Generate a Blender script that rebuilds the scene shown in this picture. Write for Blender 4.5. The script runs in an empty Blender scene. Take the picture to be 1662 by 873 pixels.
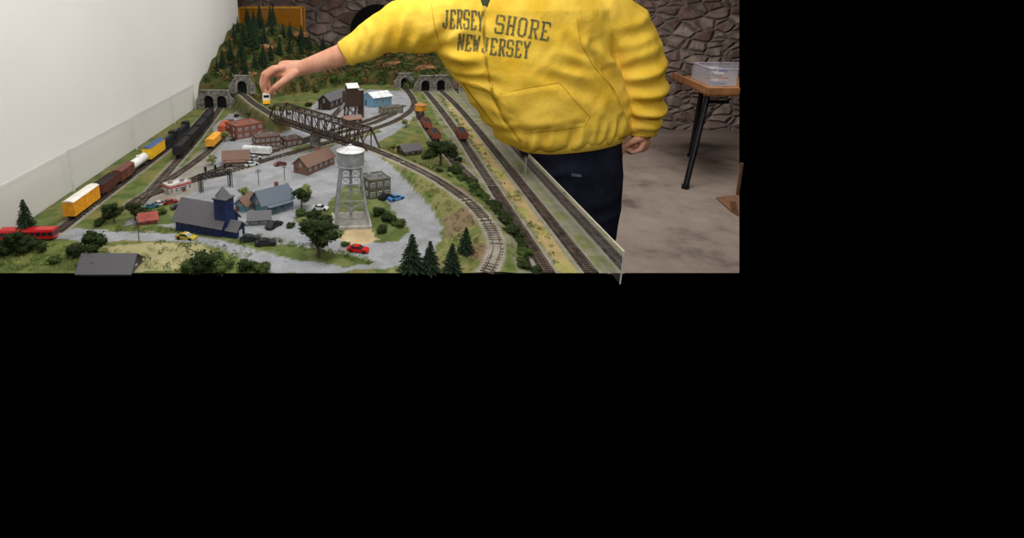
import bpy, bmesh, math, random
import numpy as np
from mathutils import Vector, Matrix, noise
from mathutils.bvhtree import BVHTree
R = random.Random(7)
sc = bpy.context.scene
VIEW=(831,436.5,1662)   # centre x, centre y, width
try:
    sc.view_settings.view_transform = 'Standard'
    sc.view_settings.look = 'None'
except Exception: pass
# ------------------------------------------------------------ camera survey
CAM_H=1.5; F=900.0; CX=600.0; CY=221.0
PITCH=math.atan(236/900.0); C=math.cos(PITCH); S=math.sin(PITCH)
TZ=0.88
def at_height(px,py,z):
    k=(CY-py)/F; dz=z-CAM_H
    Y=-dz*(C+k*S)/(S-k*C); d=Y*C-dz*S
    return Vector(((px-CX)/F*d,Y,z))
def at_depth(px,py,Y):
    k=(CY-py)/F
    dz=Y*(k*C-S)/(C+k*S); d=Y*C-dz*S
    return Vector(((px-CX)/F*d,Y,CAM_H+dz))
def T(px,py,z=0): return at_height(px,py,TZ+z)

# ------------------------------------------------------------ materials
MC={}
def mat(name,col,rough=.7,metal=0,var=.15,scale=40,bump=0.0,col2=None,spec=.4):
    key=(name,tuple(col),rough,metal,var,scale,bump,col2)
    if key in MC: return MC[key]
    m=bpy.data.materials.new(name); m.use_nodes=True
    nt=m.node_tree; b=nt.nodes['Principled BSDF']
    b.inputs['Roughness'].default_value=rough; b.inputs['Metallic'].default_value=metal
    b.inputs['Specular IOR Level'].default_value=spec
    tc=nt.nodes.new('ShaderNodeTexCoord'); n=nt.nodes.new('ShaderNodeTexNoise')
    n.inputs['Scale'].default_value=scale; n.inputs['Detail'].default_value=5
    nt.links.new(tc.outputs['Object'],n.inputs['Vector'])
    r=nt.nodes.new('ShaderNodeValToRGB')
    c2=col2 if col2 else tuple(c*(1-var*2) for c in col)
    c1=tuple(min(1,c*(1+var)) for c in col) if not col2 else col
    r.color_ramp.elements[0].color=(*c2,1); r.color_ramp.elements[1].color=(*c1,1)
    r.color_ramp.elements[0].position=.35; r.color_ramp.elements[1].position=.65
    nt.links.new(n.outputs['Fac'],r.inputs['Fac']); nt.links.new(r.outputs['Color'],b.inputs['Base Color'])
    if bump:
        bp=nt.nodes.new('ShaderNodeBump'); bp.inputs['Strength'].default_value=bump; bp.inputs['Distance'].default_value=.01
        nt.links.new(n.outputs['Fac'],bp.inputs['Height']); nt.links.new(bp.outputs['Normal'],b.inputs['Normal'])
    MC[key]=m; return m
def striped(name,col,col2,scale=200,axis='Z',rough=.7,dist=0):
    key=(name,col,col2,scale,axis)
    if key in MC: return MC[key]
    m=bpy.data.materials.new(name); m.use_nodes=True; nt=m.node_tree; b=nt.nodes['Principled BSDF']
    b.inputs['Roughness'].default_value=rough
    tc=nt.nodes.new('ShaderNodeTexCoord'); w=nt.nodes.new('ShaderNodeTexWave'); w.bands_direction=axis
    w.inputs['Scale'].default_value=scale; w.inputs['Distortion'].default_value=dist
    nt.links.new(tc.outputs['Object'],w.inputs['Vector'])
    r=nt.nodes.new('ShaderNodeValToRGB'); r.color_ramp.elements[0].color=(*col2,1); r.color_ramp.elements[1].color=(*col,1)
    r.color_ramp.elements[0].position=.1; r.color_ramp.elements[1].position=.4
    nt.links.new(w.outputs['Fac'],r.inputs['Fac']); nt.links.new(r.outputs['Color'],b.inputs['Base Color'])
    MC[key]=m; return m
def brick(name,c1,c2,mortar,scale=90):
    key=(name,c1,scale)
    if key in MC: return MC[key]
    m=bpy.data.materials.new(name); m.use_nodes=True; nt=m.node_tree; b=nt.nodes['Principled BSDF']
    b.inputs['Roughness'].default_value=.85
    tc=nt.nodes.new('ShaderNodeTexCoord'); mp=nt.nodes.new('ShaderNodeMapping'); mp.inputs['Rotation'].default_value=(math.radians(90),0,0)
    t=nt.nodes.new('ShaderNodeTexBrick')
    t.inputs['Scale'].default_value=scale; t.inputs['Color1'].default_value=(*c1,1); t.inputs['Color2'].default_value=(*c2,1); t.inputs['Mortar'].default_value=(*mortar,1)
    nt.links.new(tc.outputs['Object'],mp.inputs['Vector']); nt.links.new(mp.outputs['Vector'],t.inputs['Vector']); nt.links.new(t.outputs['Color'],b.inputs['Base Color'])
    MC[key]=m; return m
def attrmat(name,rough=.95,fine=260,amt=.45,bump=.5):
    m=bpy.data.materials.new(name); m.use_nodes=True; nt=m.node_tree; b=nt.nodes['Principled BSDF']
    b.inputs['Roughness'].default_value=rough; b.inputs['Specular IOR Level'].default_value=.15
    a=nt.nodes.new('ShaderNodeAttribute'); a.attribute_name='Col'
    tc=nt.nodes.new('ShaderNodeTexCoord'); n=nt.nodes.new('ShaderNodeTexNoise'); n.inputs['Scale'].default_value=fine; n.inputs['Detail'].default_value=4
    n2=nt.nodes.new('ShaderNodeTexNoise'); n2.inputs['Scale'].default_value=22; n2.inputs['Detail'].default_value=6
    nt.links.new(tc.outputs['Object'],n.inputs['Vector']); nt.links.new(tc.outputs['Object'],n2.inputs['Vector'])
    mr=nt.nodes.new('ShaderNodeMapRange'); mr.inputs[1].default_value=.3; mr.inputs[2].default_value=.7; mr.inputs[3].default_value=1-amt; mr.inputs[4].default_value=1+amt*.7
    mr2=nt.nodes.new('ShaderNodeMapRange'); mr2.inputs[1].default_value=.3; mr2.inputs[2].default_value=.7; mr2.inputs[3].default_value=.82; mr2.inputs[4].default_value=1.12
    nt.links.new(n.outputs['Fac'],mr.inputs[0]); nt.links.new(n2.outputs['Fac'],mr2.inputs[0])
    mu=nt.nodes.new('ShaderNodeMath'); mu.operation='MULTIPLY'; nt.links.new(mr.outputs[0],mu.inputs[0]); nt.links.new(mr2.outputs[0],mu.inputs[1])
    vm=nt.nodes.new('ShaderNodeVectorMath'); vm.operation='SCALE'; nt.links.new(a.outputs['Color'],vm.inputs[0]); nt.links.new(mu.outputs[0],vm.inputs['Scale'])
    nt.links.new(vm.outputs[0],b.inputs['Base Color'])
    if bump:
        bp=nt.nodes.new('ShaderNodeBump'); bp.inputs['Strength'].default_value=bump; bp.inputs['Distance'].default_value=.004
        nt.links.new(n.outputs['Fac'],bp.inputs['Height']); nt.links.new(bp.outputs['Normal'],b.inputs['Normal'])
    return m
def s2l(r,g,b):
    f=lambda c:(c/255/12.92) if c/255<=.04045 else ((c/255+.055)/1.055)**2.4
    return (f(r),f(g),f(b))
BLACK=mat('black_paint',(.006,.006,.007),.6,var=.1)
GLASSD=mat('dark_window_glass',(.02,.025,.03),.15,var=.2)
RUBBER=mat('black_rubber',(.012,.012,.012),.8)
WHITE=mat('white_paint',(.7,.7,.68),.5,var=.05)

# ------------------------------------------------------------ mesh builder
class MB:
    def __init__(s): s.v=[]; s.f=[]; s.m=[]
    def add(s,vs,fs,m=0):
        o=len(s.v); s.v+= [tuple(v) for v in vs]; s.f+=[tuple(i+o for i in f) for f in fs]; s.m+=[m]*len(fs)
    def box(s,cx,cy,cz,sx,sy,sz,m=0,taper=1.0,rot=0):
        vs=[]
        for dz,t in ((-.5,1),(.5,taper)):
            for dx,dy in ((-.5,-.5),(.5,-.5),(.5,.5),(-.5,.5)):
                x=dx*sx*t; y=dy*sy*t
                if rot: x,y=x*math.cos(rot)-y*math.sin(rot),x*math.sin(rot)+y*math.cos(rot)
                vs.append((cx+x,cy+y,cz+dz*sz))
        s.add(vs,[(3,2,1,0),(4,5,6,7),(0,1,5,4),(1,2,6,5),(2,3,7,6),(3,0,4,7)],m)
    def cyl(s,x,y,z0,z1,r0,r1,n=16,m=0):
        vs=[]
        for z,r in ((z0,r0),(z1,r1)):
            for i in range(n):
                a=2*math.pi*i/n; vs.append((x+r*math.cos(a),y+r*math.sin(a),z))
        fs=[(i,(i+1)%n,n+(i+1)%n,n+i) for i in range(n)]+[tuple(range(n-1,-1,-1)),tuple(range(n,2*n))]
        s.add(vs,fs,m)
    def bar(s,p,q,r,n=4,m=0,r2=None):
        p=Vector(p); q=Vector(q); d=(q-p)
        if d.length<1e-6: return
        d.normalize(); a=d.cross(Vector((0,0,1)))
        if a.length<.01: a=Vector((1,0,0))
        a.normalize(); b=d.cross(a); r2=r if r2 is None else r2
        vs=[]
        for c,rr in ((p,r),(q,r2)):
            for i in range(n):
                t=2*math.pi*(i+.5)/n; vs.append(c+a*rr*math.cos(t)+b*rr*math.sin(t))
        s.add(vs,[(i,(i+1)%n,n+(i+1)%n,n+i) for i in range(n)]+[tuple(range(n-1,-1,-1)),tuple(range(n,2*n))],m)
    def prism(s,poly,z0,z1,m=0):
        n=len(poly); vs=[(x,y,z0) for x,y in poly]+[(x,y,z1) for x,y in poly]
        s.add(vs,[(i,(i+1)%n,n+(i+1)%n,n+i) for i in range(n)]+[tuple(range(n-1,-1,-1)),tuple(range(n,2*n))],m)
    def xprof(s,prof,y0,y1,m=0,y0b=None):
        n=len(prof); vs=[(x,y0,z) for x,z in prof]+[(x,y1,z) for x,z in prof]
        s.add(vs,[(i,(i+1)%n,n+(i+1)%n,n+i) for i in range(n)]+[tuple(range(n-1,-1,-1)),tuple(range(n,2*n))],m)
    def yprof(s,prof,x0,x1,m=0):
        n=len(prof); vs=[(x0,y,z) for y,z in prof]+[(x1,y,z) for y,z in prof]
        s.add(vs,[(i,(i+1)%n,n+(i+1)%n,n+i) for i in range(n)]+[tuple(range(n-1,-1,-1)),tuple(range(n,2*n))],m)
    def loft(s,rings,m=0,cap=True):
        n=len(rings[0]); vs=[p for r in rings for p in r]; fs=[]
        for k in range(len(rings)-1):
            for i in range(n):
                fs.append((k*n+i,k*n+(i+1)%n,(k+1)*n+(i+1)%n,(k+1)*n+i))
        if cap: fs+= [tuple(range(n-1,-1,-1)),tuple((len(rings)-1)*n+i for i in range(n))]
        s.add(vs,fs,m)
    def ball(s,c,r,n=10,m=0,sc=(1,1,1)):
        rings=[]
        for k in range(1,n):
            a=math.pi*k/n-math.pi/2
            rings.append([(c[0]+r*sc[0]*math.cos(a)*math.cos(2*math.pi*i/(n*2)),c[1]+r*sc[1]*math.cos(a)*math.sin(2*math.pi*i/(n*2)),c[2]+r*sc[2]*math.sin(a)) for i in range(n*2)])
        s.loft(rings,m)
    def mesh(s,name,mats,smooth=False,fix=True):
        me=bpy.data.meshes.new(name); me.from_pydata(s.v,[],s.f)
        for mm in mats: me.materials.append(mm)
        if len(mats)>1: me.polygons.foreach_set('material_index',s.m)
        if smooth: me.polygons.foreach_set('use_smooth',[True]*len(me.polygons))
        if fix:
            bm=bmesh.new(); bm.from_mesh(me); bmesh.ops.recalc_face_normals(bm,faces=bm.faces); bm.to_mesh(me); bm.free()
        me.update(); return me
COL=sc.collection
def link(o): COL.objects.link(o); return o
def top(name,label,cat,loc=(0,0,0),rot=0,group=None,data=None,scale=1,kind=None):
    o=bpy.data.objects.new(name,data); link(o); o.location=loc; o.rotation_euler=(0,0,rot)
    o.scale=(scale,)*3 if not isinstance(scale,tuple) else scale
    if data is None: o.empty_display_size=.01
    if label: o['label']=label
    if cat: o['category']=cat
    if group: o['group']=group
    if kind: o['kind']=kind
    return o
def part(mb,name,mats,par,label=None,smooth=False,loc=None,rot=None,kind=None):
    me=mb if isinstance(mb,bpy.types.Mesh) else mb.mesh(name,mats if isinstance(mats,(list,tuple)) else [mats],smooth)
    o=bpy.data.objects.new(name,me); link(o); o.parent=par
    if loc: o.location=loc
    if rot: o.rotation_euler=rot
    if label: o['label']=label
    if kind: o['kind']=kind
    return o

# ------------------------------------------------------------ track paths
def smoothpath(pts,step=.01):
    P=[Vector(p) for p in pts]; P=[P[0]*2-P[1]]+P+[P[-1]*2-P[-2]]; out=[]
    for i in range(1,len(P)-2):
        a,b,c,d=P[i-1],P[i],P[i+1],P[i+2]; n=max(2,int((c-b).length/step))
        for k in range(n):
            t=k/n; out.append(.5*((2*b)+(c-a)*t+(2*a-5*b+4*c-d)*t*t+(3*b-3*c+d-a)*t**3))
    out.append(P[-2]); return out
YF=1.139; XR=.55; XW=-.955
def G(x,y,z=0): return Vector((x,y,TZ+z))
BR0=T(447,190,.07); BR1=T(606,243,.07)
BR0.z=BR1.z=TZ+.07
tracks={
 'L1':smoothpath([G(-.83,1.36),G(-.825,1.8),G(-.82,2.3),G(-.835,2.7),G(-.865,3.0)]),
 'L2':smoothpath([G(-.69,1.55),G(-.72,1.95),G(-.745,2.3),G(-.775,2.6),G(-.82,3.0)]),
 'L3':smoothpath([T(215,330),T(300,275),T(345,240),T(368,212),T(374,195)]),
 'L4':smoothpath([T(222,325),T(300,298),T(370,280),T(440,258),T(520,236),T(600,212),T(650,192),T(672,170),T(662,148),T(655,140)]),
 'L5':smoothpath([T(290,300),T(380,266),T(450,244),T(520,224),T(600,202),T(640,185)]),
 'L6':smoothpath([T(480,232),T(530,215),T(600,195),T(655,172)]),
 'E1':smoothpath([T(380,143,.07),T(395,154,.07),T(415,170,.07),T(447,190,.07)]),
 'E2':smoothpath([T(606,243,.07),T(650,262,.062),T(705,290,.05),T(760,328,.038),T(792,365,.026),T(806,400,.014),T(800,425,.005),T(790,443,0)]),
 'A':smoothpath([G(.345,3.65),G(.375,3.1),G(.395,2.5),G(.40,1.9),G(.405,YF)]),
 'C':smoothpath([G(.45,3.6),G(.485,3.0),G(.50,2.2),G(.503,YF)]),
 'B':smoothpath([T(655,143),T(668,156),T(682,190),T(702,222),T(733,258),T(768,292)]),
 'Y1':smoothpath([T(540,190),T(560,172),T(600,160)]),
}
allS=np.array([[p.x,p.y,p.z-TZ] for k,t in tracks.items() for p in t])
elevS=np.array([[p.x,p.y,p.z-TZ,(.35 if k=='E1' else 1.3)] for k in('E1','E2') for p in tracks[k]])
def smst(t): t=np.clip(t,0,1); return t*t*(3-2*t)
fx=[-.93,-.8,-.69,-.55,-.4,-.2,0,.12,.25,.36,.55]; fy=[2.98,2.98,3.0,3.25,3.45,3.6,3.72,3.72,3.55,3.55,3.6]
ax_=[.13,.13,.155,.15,.12,.10,.09,.09,.10,.10,.09]; bx_=[.24,.24,.22,.15,.08,.06,.05,.05,.06,.06,.05]
def yfront(X): return np.interp(X,fx,fy)
def terrain(X,Y):
    X=np.asarray(X,float); Y=np.asarray(Y,float)
    yf=yfront(X)
    z=np.interp(X,fx,ax_)*smst((Y-yf-.012)/.10)+np.interp(X,fx,bx_)*smst((Y-yf-.08)/.85)
    z=z+ .012*np.sin(X*23+Y*9)*smst((Y-yf)/.2)+.01*np.sin(X*41-Y*31)*smst((Y-yf)/.2)
    z=z+.012*np.exp(-((X+.42)/.16)**2-((Y-1.27)/.055)**2)*smst((Y-YF)/.06)
    sh=X.shape; x=X.ravel(); y=Y.ravel(); best=np.zeros(x.shape)
    for i in range(0,len(x),4000):
        dx=x[i:i+4000,None]-elevS[None,:,0]; dy=y[i:i+4000,None]-elevS[None,:,1]; d=np.sqrt(dx*dx+dy*dy)
        h=elevS[None,:,2]*(1-smst((d-.028)/(.03+elevS[None,:,3]*elevS[None,:,2])))
        best[i:i+4000]=h.max(1)
    return np.maximum(z,best.reshape(sh))
def tdist(x,y):
    x=np.asarray(x,float).ravel(); y=np.asarray(y,float).ravel(); out=np.zeros(x.shape)
    for i in range(0,len(x),4000):
        dx=x[i:i+4000,None]-allS[None,:,0]; dy=y[i:i+4000,None]-allS[None,:,1]
        out[i:i+4000]=np.sqrt((dx*dx+dy*dy).min(1))
    return out
def tz(x,y): return float(terrain(np.array([x]),np.array([y]))[0])
def spot(px,py):
    z=0
    for _ in range(6):
        p=T(px,py,z); z=.5*z+.5*tz(p.x,p.y)
    p=T(px,py,z); p.z=TZ+tz(p.x,p.y); return p

# ------------------------------------------------------------ terrain mesh
nx=int((XR-XW)/.0072); ny=int((4.45-YF)/.0076)
xs=np.linspace(XW+.003,XR,nx); ys=np.linspace(YF,4.45,ny)
GX,GY=np.meshgrid(xs,ys); GZ=terrain(GX,GY)
def inpoly(x,y,poly):
    r=np.zeros(x.shape,bool); n=len(poly); j=n-1
    for i in range(n):
        xi,yi=poly[i]; xj,yj=poly[j]
        c=((yi>y)!=(yj>y))&(x<(xj-xi)*(y-yi)/((yj-yi)+1e-12)+xi); r^=c; j=i
    return r
fxx=GX.ravel(); fyy=GY.ravel()
N1=np.array([noise.noise(Vector((a*9,b*9,0))) for a,b in zip(fxx,fyy)])
N2=np.array([noise.noise(Vector((a*38,b*38,5))) for a,b in zip(fxx,fyy)])
N3=np.array([noise.noise(Vector((a*20,b*20,9))) for a,b in zip(fxx,fyy)])
wx=fxx+N2*.009+N1*.008; wy=fyy+N3*.014
base=np.array(s2l(98,108,60)); col=np.tile(base,(len(fxx),1))
def mixc(mask,c,a=1.0):
    c=np.array(c); a=np.asarray(a,float); 
    if a.ndim==0: a=np.full(len(fxx),float(a))
    aa=(a*mask)[:,None]; col[:]=col*(1-aa)+c*aa
mixc(N1>.05,s2l(120,112,66),.7); mixc(N3>.2,s2l(72,90,42),.7)
def pl(lst): return [(T(a,b).x,T(a,b).y) for a,b in lst]
gray=s2l(146,148,152)
gp=pl([(345,205),(372,185),(440,180),(500,180),(520,158),(560,150),(600,145),(668,148),(676,180),(665,200),(630,222),(612,232),(625,262),(590,268),(650,305),(695,335),(716,365),(714,398),(685,428),(600,436),(540,443.5),(440,443.5),(395,420),(330,402),(240,392),(130,392),(90,383),(95,372),(180,374),(225,350),(225,325),(280,290),(330,260),(350,235)])
mg=inpoly(wx,wy,gp); mixc(mg,gray,1); mixc(mg&(N3>.15),s2l(136,137,138),.6)
dirt=inpoly(wx,wy,pl([(225,350),(225,322),(300,268),(350,215),(380,205),(350,250),(345,285),(300,320),(270,345)])); mixc(dirt,s2l(134,128,112),.75)
for p in ([(560,300),(600,300),(640,340),(664,372),(650,392),(560,392),(500,372),(470,352),(520,345)],
          [(175,366),(250,362),(300,378),(380,386),(400,396),(480,398),(560,412),(612,424),(560,434),(450,416),(360,396),(300,384),(240,376),(170,376)],
          [(470,240),(540,226),(610,206),(620,214),(560,232),(480,252)],
          [(225,345),(270,325),(300,340),(290,362),(240,365)],
          [(0,392),(120,392),(230,398),(330,410),(400,428),(430,444),(-40,444)]):
    m_=inpoly(wx,wy,pl(p)); mixc(m_,s2l(104,112,60),.95); mixc(m_&(N3>.0),s2l(76,90,44),.8)
m_=inpoly(wx,wy,pl([(560,372),(600,372),(618,386),(590,400),(545,390)])); mixc(m_,s2l(190,168,130),.9)
m_=inpoly(wx,wy,pl([(170,402),(250,396),(330,404),(350,420),(320,438),(200,440)])); mixc(m_,s2l(160,152,112),.9)
sl=inpoly(wx,wy,pl([(600,255),(650,262),(720,300),(780,350),(800,400),(790,444),(600,444),(690,428),(722,400),(724,368),(700,338),(655,305),(600,272)]))
mixc(sl,s2l(122,120,76),1); mixc(sl&(N3>.08),s2l(92,106,54),.85); mixc(sl&(N1<-.12),s2l(122,100,82),.8)
rt=(fxx>.34)&(fyy<3.55); mixc(rt,s2l(130,127,110),.8); mixc(rt&(N3>.12),s2l(108,114,64),.8)
st=(fxx>.436+N2*.006)&(fxx<.474+N2*.006)&(fyy<3.2); mixc(st,s2l(172,150,104),.9)
mixc(st&(N1>.1),s2l(150,148,84),.8)
zz_=GZ.ravel(); emb=(zz_>.012)&(fxx<-.2)&(fyy>2.3); mixc(emb,s2l(84,90,52),1); mixc(emb&(N3>0),s2l(110,96,64),.8)
hill=fyy>yfront(fxx)+.02; mixc(hill,s2l(66,76,38),1); mixc(hill&(N1>.1),s2l(90,78,48),.8); mixc(hill&(N3>.25),s2l(104,92,52),.8)
D=tdist(fxx,fyy); bal=1-smst((D-.02-.004*N2)/.008); mixc(np.ones(len(fxx)),s2l(146,141,130),bal*(~hill))
V=np.stack([fxx,fyy,GZ.ravel()+TZ+.0012*N2*(fyy>YF+.01)],1)
idx=np.arange(nx*ny).reshape(ny,nx)
Fc=np.stack([idx[:-1,:-1],idx[:-1,1:],idx[1:,1:],idx[1:,:-1]],-1).reshape(-1,4)
me=bpy.data.meshes.new('terrain'); me.from_pydata(V.tolist(),[],Fc.tolist())
at=me.color_attributes.new('Col','FLOAT_COLOR','POINT'); at.data.foreach_set('color',np.concatenate([col,np.ones((len(col),1))],1).ravel())
me.polygons.foreach_set('use_smooth',[True]*len(me.polygons)); me.materials.append(attrmat('scenery_ground',fine=330,amt=.24,bump=.35))
layout=top('model_railway_layout','large model railway table with gravel streets and wooded hill','model railway',(0,0,0))
part(me,'landscape',None,layout)
mb=MB(); mb.box((XW+XR)/2,(YF+4.85)/2,TZ-.07,XR-XW-.004,4.85-YF,.12)
part(mb,'tabletop',mat('plywood_bench',(.35,.26,.16),.7),layout)
mb=MB(); mb.box((-1.1+.72)/2,YF-.002,TZ/2-.0005,1.82,.002,TZ-.001)  # added pure black sheet, hides floor and legs below the front edge
BM=bpy.data.materials.new('cover_black'); BM.use_nodes=True; b=BM.node_tree.nodes['Principled BSDF']; b.inputs['Base Color'].default_value=(0,0,0,1); b.inputs['Roughness'].default_value=1; b.inputs['Specular IOR Level'].default_value=0
part(mb,'black_cover_sheet',BM,layout,'added black sheet covering everything below the table front')
for x in(-.8,.45):
    for y in(1.3,3.0,4.7):
        mb=MB(); mb.box(0,0,(TZ-.13)/2,.06,.06,TZ-.13); part(mb,'leg',mat('bench_timber',(.3,.2,.12),.7),layout,loc=(x,y,0))

# ------------------------------------------------------------ tracks
TIE=mat('sleeper_brown',(.07,.05,.038),.9,var=.3); RAILM=mat('rail_steel',(.20,.17,.14),.4,.6,var=.2)
def frames(path):
    out=[]
    for i,p in enumerate(path):
        a=path[max(0,i-1)]; b=path[min(len(path)-1,i+1)]; d=(b-a).normalized(); n=Vector((-d.y,d.x,0)).normalized(); out.append((p,d,n))
    return out
def make_track(path,label,zoff=.0015):
    t=top('railway_track',label,'railway track',(0,0,0),group='model railway tracks')
    fr=frames(path)
    for sgn in(-1,1):
        mb=MB(); rings=[]
        for p,d,n in fr:
            c=p+n*sgn*.0088+Vector((0,0,zoff+.002)); w=n*.0011
            rings.append([c-w,c+w,c+w+Vector((0,0,.0026)),c-w+Vector((0,0,.0026))])
        mb.loft(rings); part(mb,'rail',RAILM,t)
    mb=MB(); acc=0; last=None
    for i,(p,d,n) in enumerate(fr):
        if last is not None: acc+=(p-last).length
        last=p
        if i==0 or acc>=.0098:
            acc=0; mb.box(p.x,p.y,p.z+zoff+.001,.0055,.032,.002,rot=math.atan2(d.y,d.x))
    part(mb,'sleepers',TIE,t,kind='stuff')
    return t
lab={'L1':'straight track beside the white wall','L2':'siding track curving out of a stone tunnel portal','L3':'branch track beside the brick buildings','L4':'long curving track across the grey yard','L5':'yard track running under the truss bridge','L6':'short siding in the gravel yard','E1':'raised track between tunnel portal and truss bridge','E2':'raised curved track sweeping down a grassy embankment','A':'long main line track beside the hedge','B':'track with rusty hopper cars','C':'outer track next to the clear acrylic guard','Y1':'short spur at the coaling tower'}
for k,p in tracks.items(): make_track(p,lab[k])

# ------------------------------------------------------------ truss bridge
BRM=mat('bridge_brown',(.060,.036,.024),.65,.1,var=.3,scale=90)
bd=(BR1-BR0); BL=bd.length; brot=math.atan2(bd.y,bd.x)
bt=top('railway_truss_bridge','dark brown steel through truss bridge crossing over the yard tracks','bridge',BR0,brot)
NP=14; BHt=.068; BW=.03
for sgn in(-1,1):
    mb=MB(); y=sgn*BW; r=.0022
    mb.bar((0,y,-.004),(BL,y,-.004),.004)
    mb.bar((BL/NP,y,BHt),(BL-BL/NP,y,BHt),.0038)
    mb.bar((0,y,0),(BL/NP,y,BHt),.0035); mb.bar((BL,y,0),(BL-BL/NP,y,BHt),.0035)
    for i in range(1,NP):
        x=i*BL/NP; mb.bar((x,y,0),(x,y,BHt),r)
        if i<NP-1:
            x2=x+BL/NP
            if i<NP/2: mb.bar((x,y,BHt),(x2,y,0),.0018)
            else: mb.bar((x,y,0),(x2,y,BHt),.0018)
    part(mb,'side_truss',BRM,bt)
mb=MB()
for i in range(1,NP):
    x=i*BL/NP; mb.bar((x,-BW,BHt),(x,BW,BHt),.002)
    if i<NP-1: mb.bar((x,-BW,BHt),(x+BL/NP,BW,BHt),.0014); mb.bar((x,BW,BHt),(x+BL/NP,-BW,BHt),.0014)
part(mb,'top_bracing',BRM,bt)
mb=MB()
for i in range(0,NP+1): mb.bar((i*BL/NP,-BW,-.005),(i*BL/NP,BW,-.005),.003)
mb.box(BL/2,.01,-.004,BL,.003,.005); mb.box(BL/2,-.01,-.004,BL,.003,.005)
part(mb,'floor_beams',BRM,bt)
make_track(smoothpath([BR0,(BR0+BR1)/2,BR1]),'track laid across the truss bridge deck')
STONE=mat('grey_cut_stone',(.22,.21,.19),.9,var=.3,scale=60,bump=.4)
for f_,w in((.0,.075),(.46,.035),(1.0,.075)):
    p=BR0+bd*f_; t=top('bridge_pier','grey stone pier holding up the truss bridge','bridge pier',(p.x,p.y,TZ),brot,group='bridge piers')
    mb=MB(); mb.box(0,0,.028,.03,w,.056,taper=.85); part(mb,'shaft',STONE,t)
    mb=MB(); mb.box(0,0,.0585,.034,w*.95,.005); part(mb,'cap',STONE,t)

# ------------------------------------------------------------ tunnel portals
DARK=mat('painted_shade_black',(.004,.004,.004),1,var=.1)  # flat black painted in for the darkness of recesses
def portal(x,y,z,w,lab2,n=1):
    t=top('tunnel_portal',lab2,'tunnel portal',(x,y,TZ+z),0,group='stone tunnel portals')
    H=.095; mb=MB(); ow=.052
    cx=[(i-(n-1)/2)*.07 for i in range(n)]
    xsL=[-w/2]
    for c in cx: xsL+= [c-ow/2+ow*j/12 for j in range(13)]
    xsL.append(w/2)
    def oz(xx):
        for c in cx:
            u=(xx-c)/(ow/2)
            if abs(u)<=1.0001: return .045+.024*math.sqrt(max(0,1-u*u))
        return 0
    for i in range(len(xsL)-1):
        a,b=xsL[i],xsL[i+1]; inside=any(c-ow/2-1e-6<=a and b<=c+ow/2+1e-6 for c in cx)
        za=oz(a) if inside else 0; zb=oz(b) if inside else 0
        mb.xprof([(a,za),(b,zb),(b,H),(a,H)],-.008,.008)
    part(mb,'portal_face',STONE,t)
    mb=MB(); mb.box(0,-.001,H+.003,w+.008,.024,.006); part(mb,'coping',STONE,t)
    for c in cx:
        mb=MB()
        mb.box(c,.012,.036,ow+.004,.002,.074)  # solid black panel behind the arch, tunnel darkness put in as colour
        part(mb,'shade_panel',DARK,t)
    for sg in(-1,1):
        mb=MB(); mb.xprof([(0,0),(sg*.03,0),(sg*.03,H*.45),(0,H*.9)],-.012,.004); part(mb,'wing_wall',STONE,t,loc=(sg*w/2,-.004,0))
portal(-.84,2.97,0,.15,'grey stone double tunnel portal beside the white wall',2)
p=T(393,152,.07); portal(p.x,p.y+.01,.07,.085,'grey stone tunnel portal on the wooded hill')
p=T(657,143); portal(p.x,p.y,0,.085,'grey stone tunnel portal at the back of the yard')
portal(.355,3.5,0,.085,'grey stone tunnel portal over the main line'); portal(.455,3.52,0,.085,'grey stone tunnel portal over the outer track')

# ------------------------------------------------------------ foliage
def leafmesh(name,m,blobs,nl,ls,seed,col=None):
    r=random.Random(seed); mb=MB()
    for (bx,by,bz,br) in blobs:
        for _ in range(nl):
            while 1:
                d=Vector((r.uniform(-1,1),r.uniform(-1,1),r.uniform(-1,1)))
                if .05<d.length<1: break
            d.normalize(); p=Vector((bx,by,bz))+d*br*r.uniform(.65,1.05); s=ls*r.uniform(.6,1.3)
            u=Vector((r.uniform(-1,1),r.uniform(-1,1),r.uniform(-1,1))).normalized(); w=(u.cross(d)+u*.3).normalized()
            mb.add([p-u*s,p+u*s*.6+w*s,p+u*s-w*s*.9+d*s*.3,p-w*s],[(0,1,2),(0,2,3)])
        mb.ball((bx,by,bz),br*.72,4)
    return mb.mesh(name,[m],fix=False)
GREENS=[mat('foliage_dark',s2l(60,72,40),.95,col2=s2l(26,36,18),scale=180,spec=.1),
        mat('foliage_mid',s2l(84,98,50),.95,col2=s2l(40,56,26),scale=180,spec=.1),
        mat('foliage_light',s2l(146,152,94),.95,col2=s2l(98,108,58),scale=180,spec=.1)]
CONM=mat('conifer_needles',s2l(50,66,46),.95,col2=s2l(16,28,18),scale=150,spec=.1)
BARK=mat('bark',(.08,.055,.035),.95,var=.3,scale=120)
TREEM={}
def treemeshes(g,v):
    k=(g,v)
    if k in TREEM: return TREEM[k]
    r=random.Random(v*7+3); bl=[]
    for i in range(15):
        a=r.uniform(0,6.28); q=r.uniform(.05,.36); z=r.uniform(.38,.86); q*=1-.9*abs(z-.55)
        bl.append((q*math.cos(a),q*math.sin(a),z,r.uniform(.11,.19)))
    fm=leafmesh('foliage',GREENS[g],bl,75,.028,v)
    mb=MB(); mb.bar((0,0,-.02),(.02,0,.45),.035,8,r2=.02)
    for i in range(6):
        b=bl[i]; mb.bar((.01,0,.25+.04*i),(b[0],b[1],b[2]),.014,5,r2=.006)
    TREEM[k]=(mb.mesh('trunk',[BARK]),fm); return TREEM[k]
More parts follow.
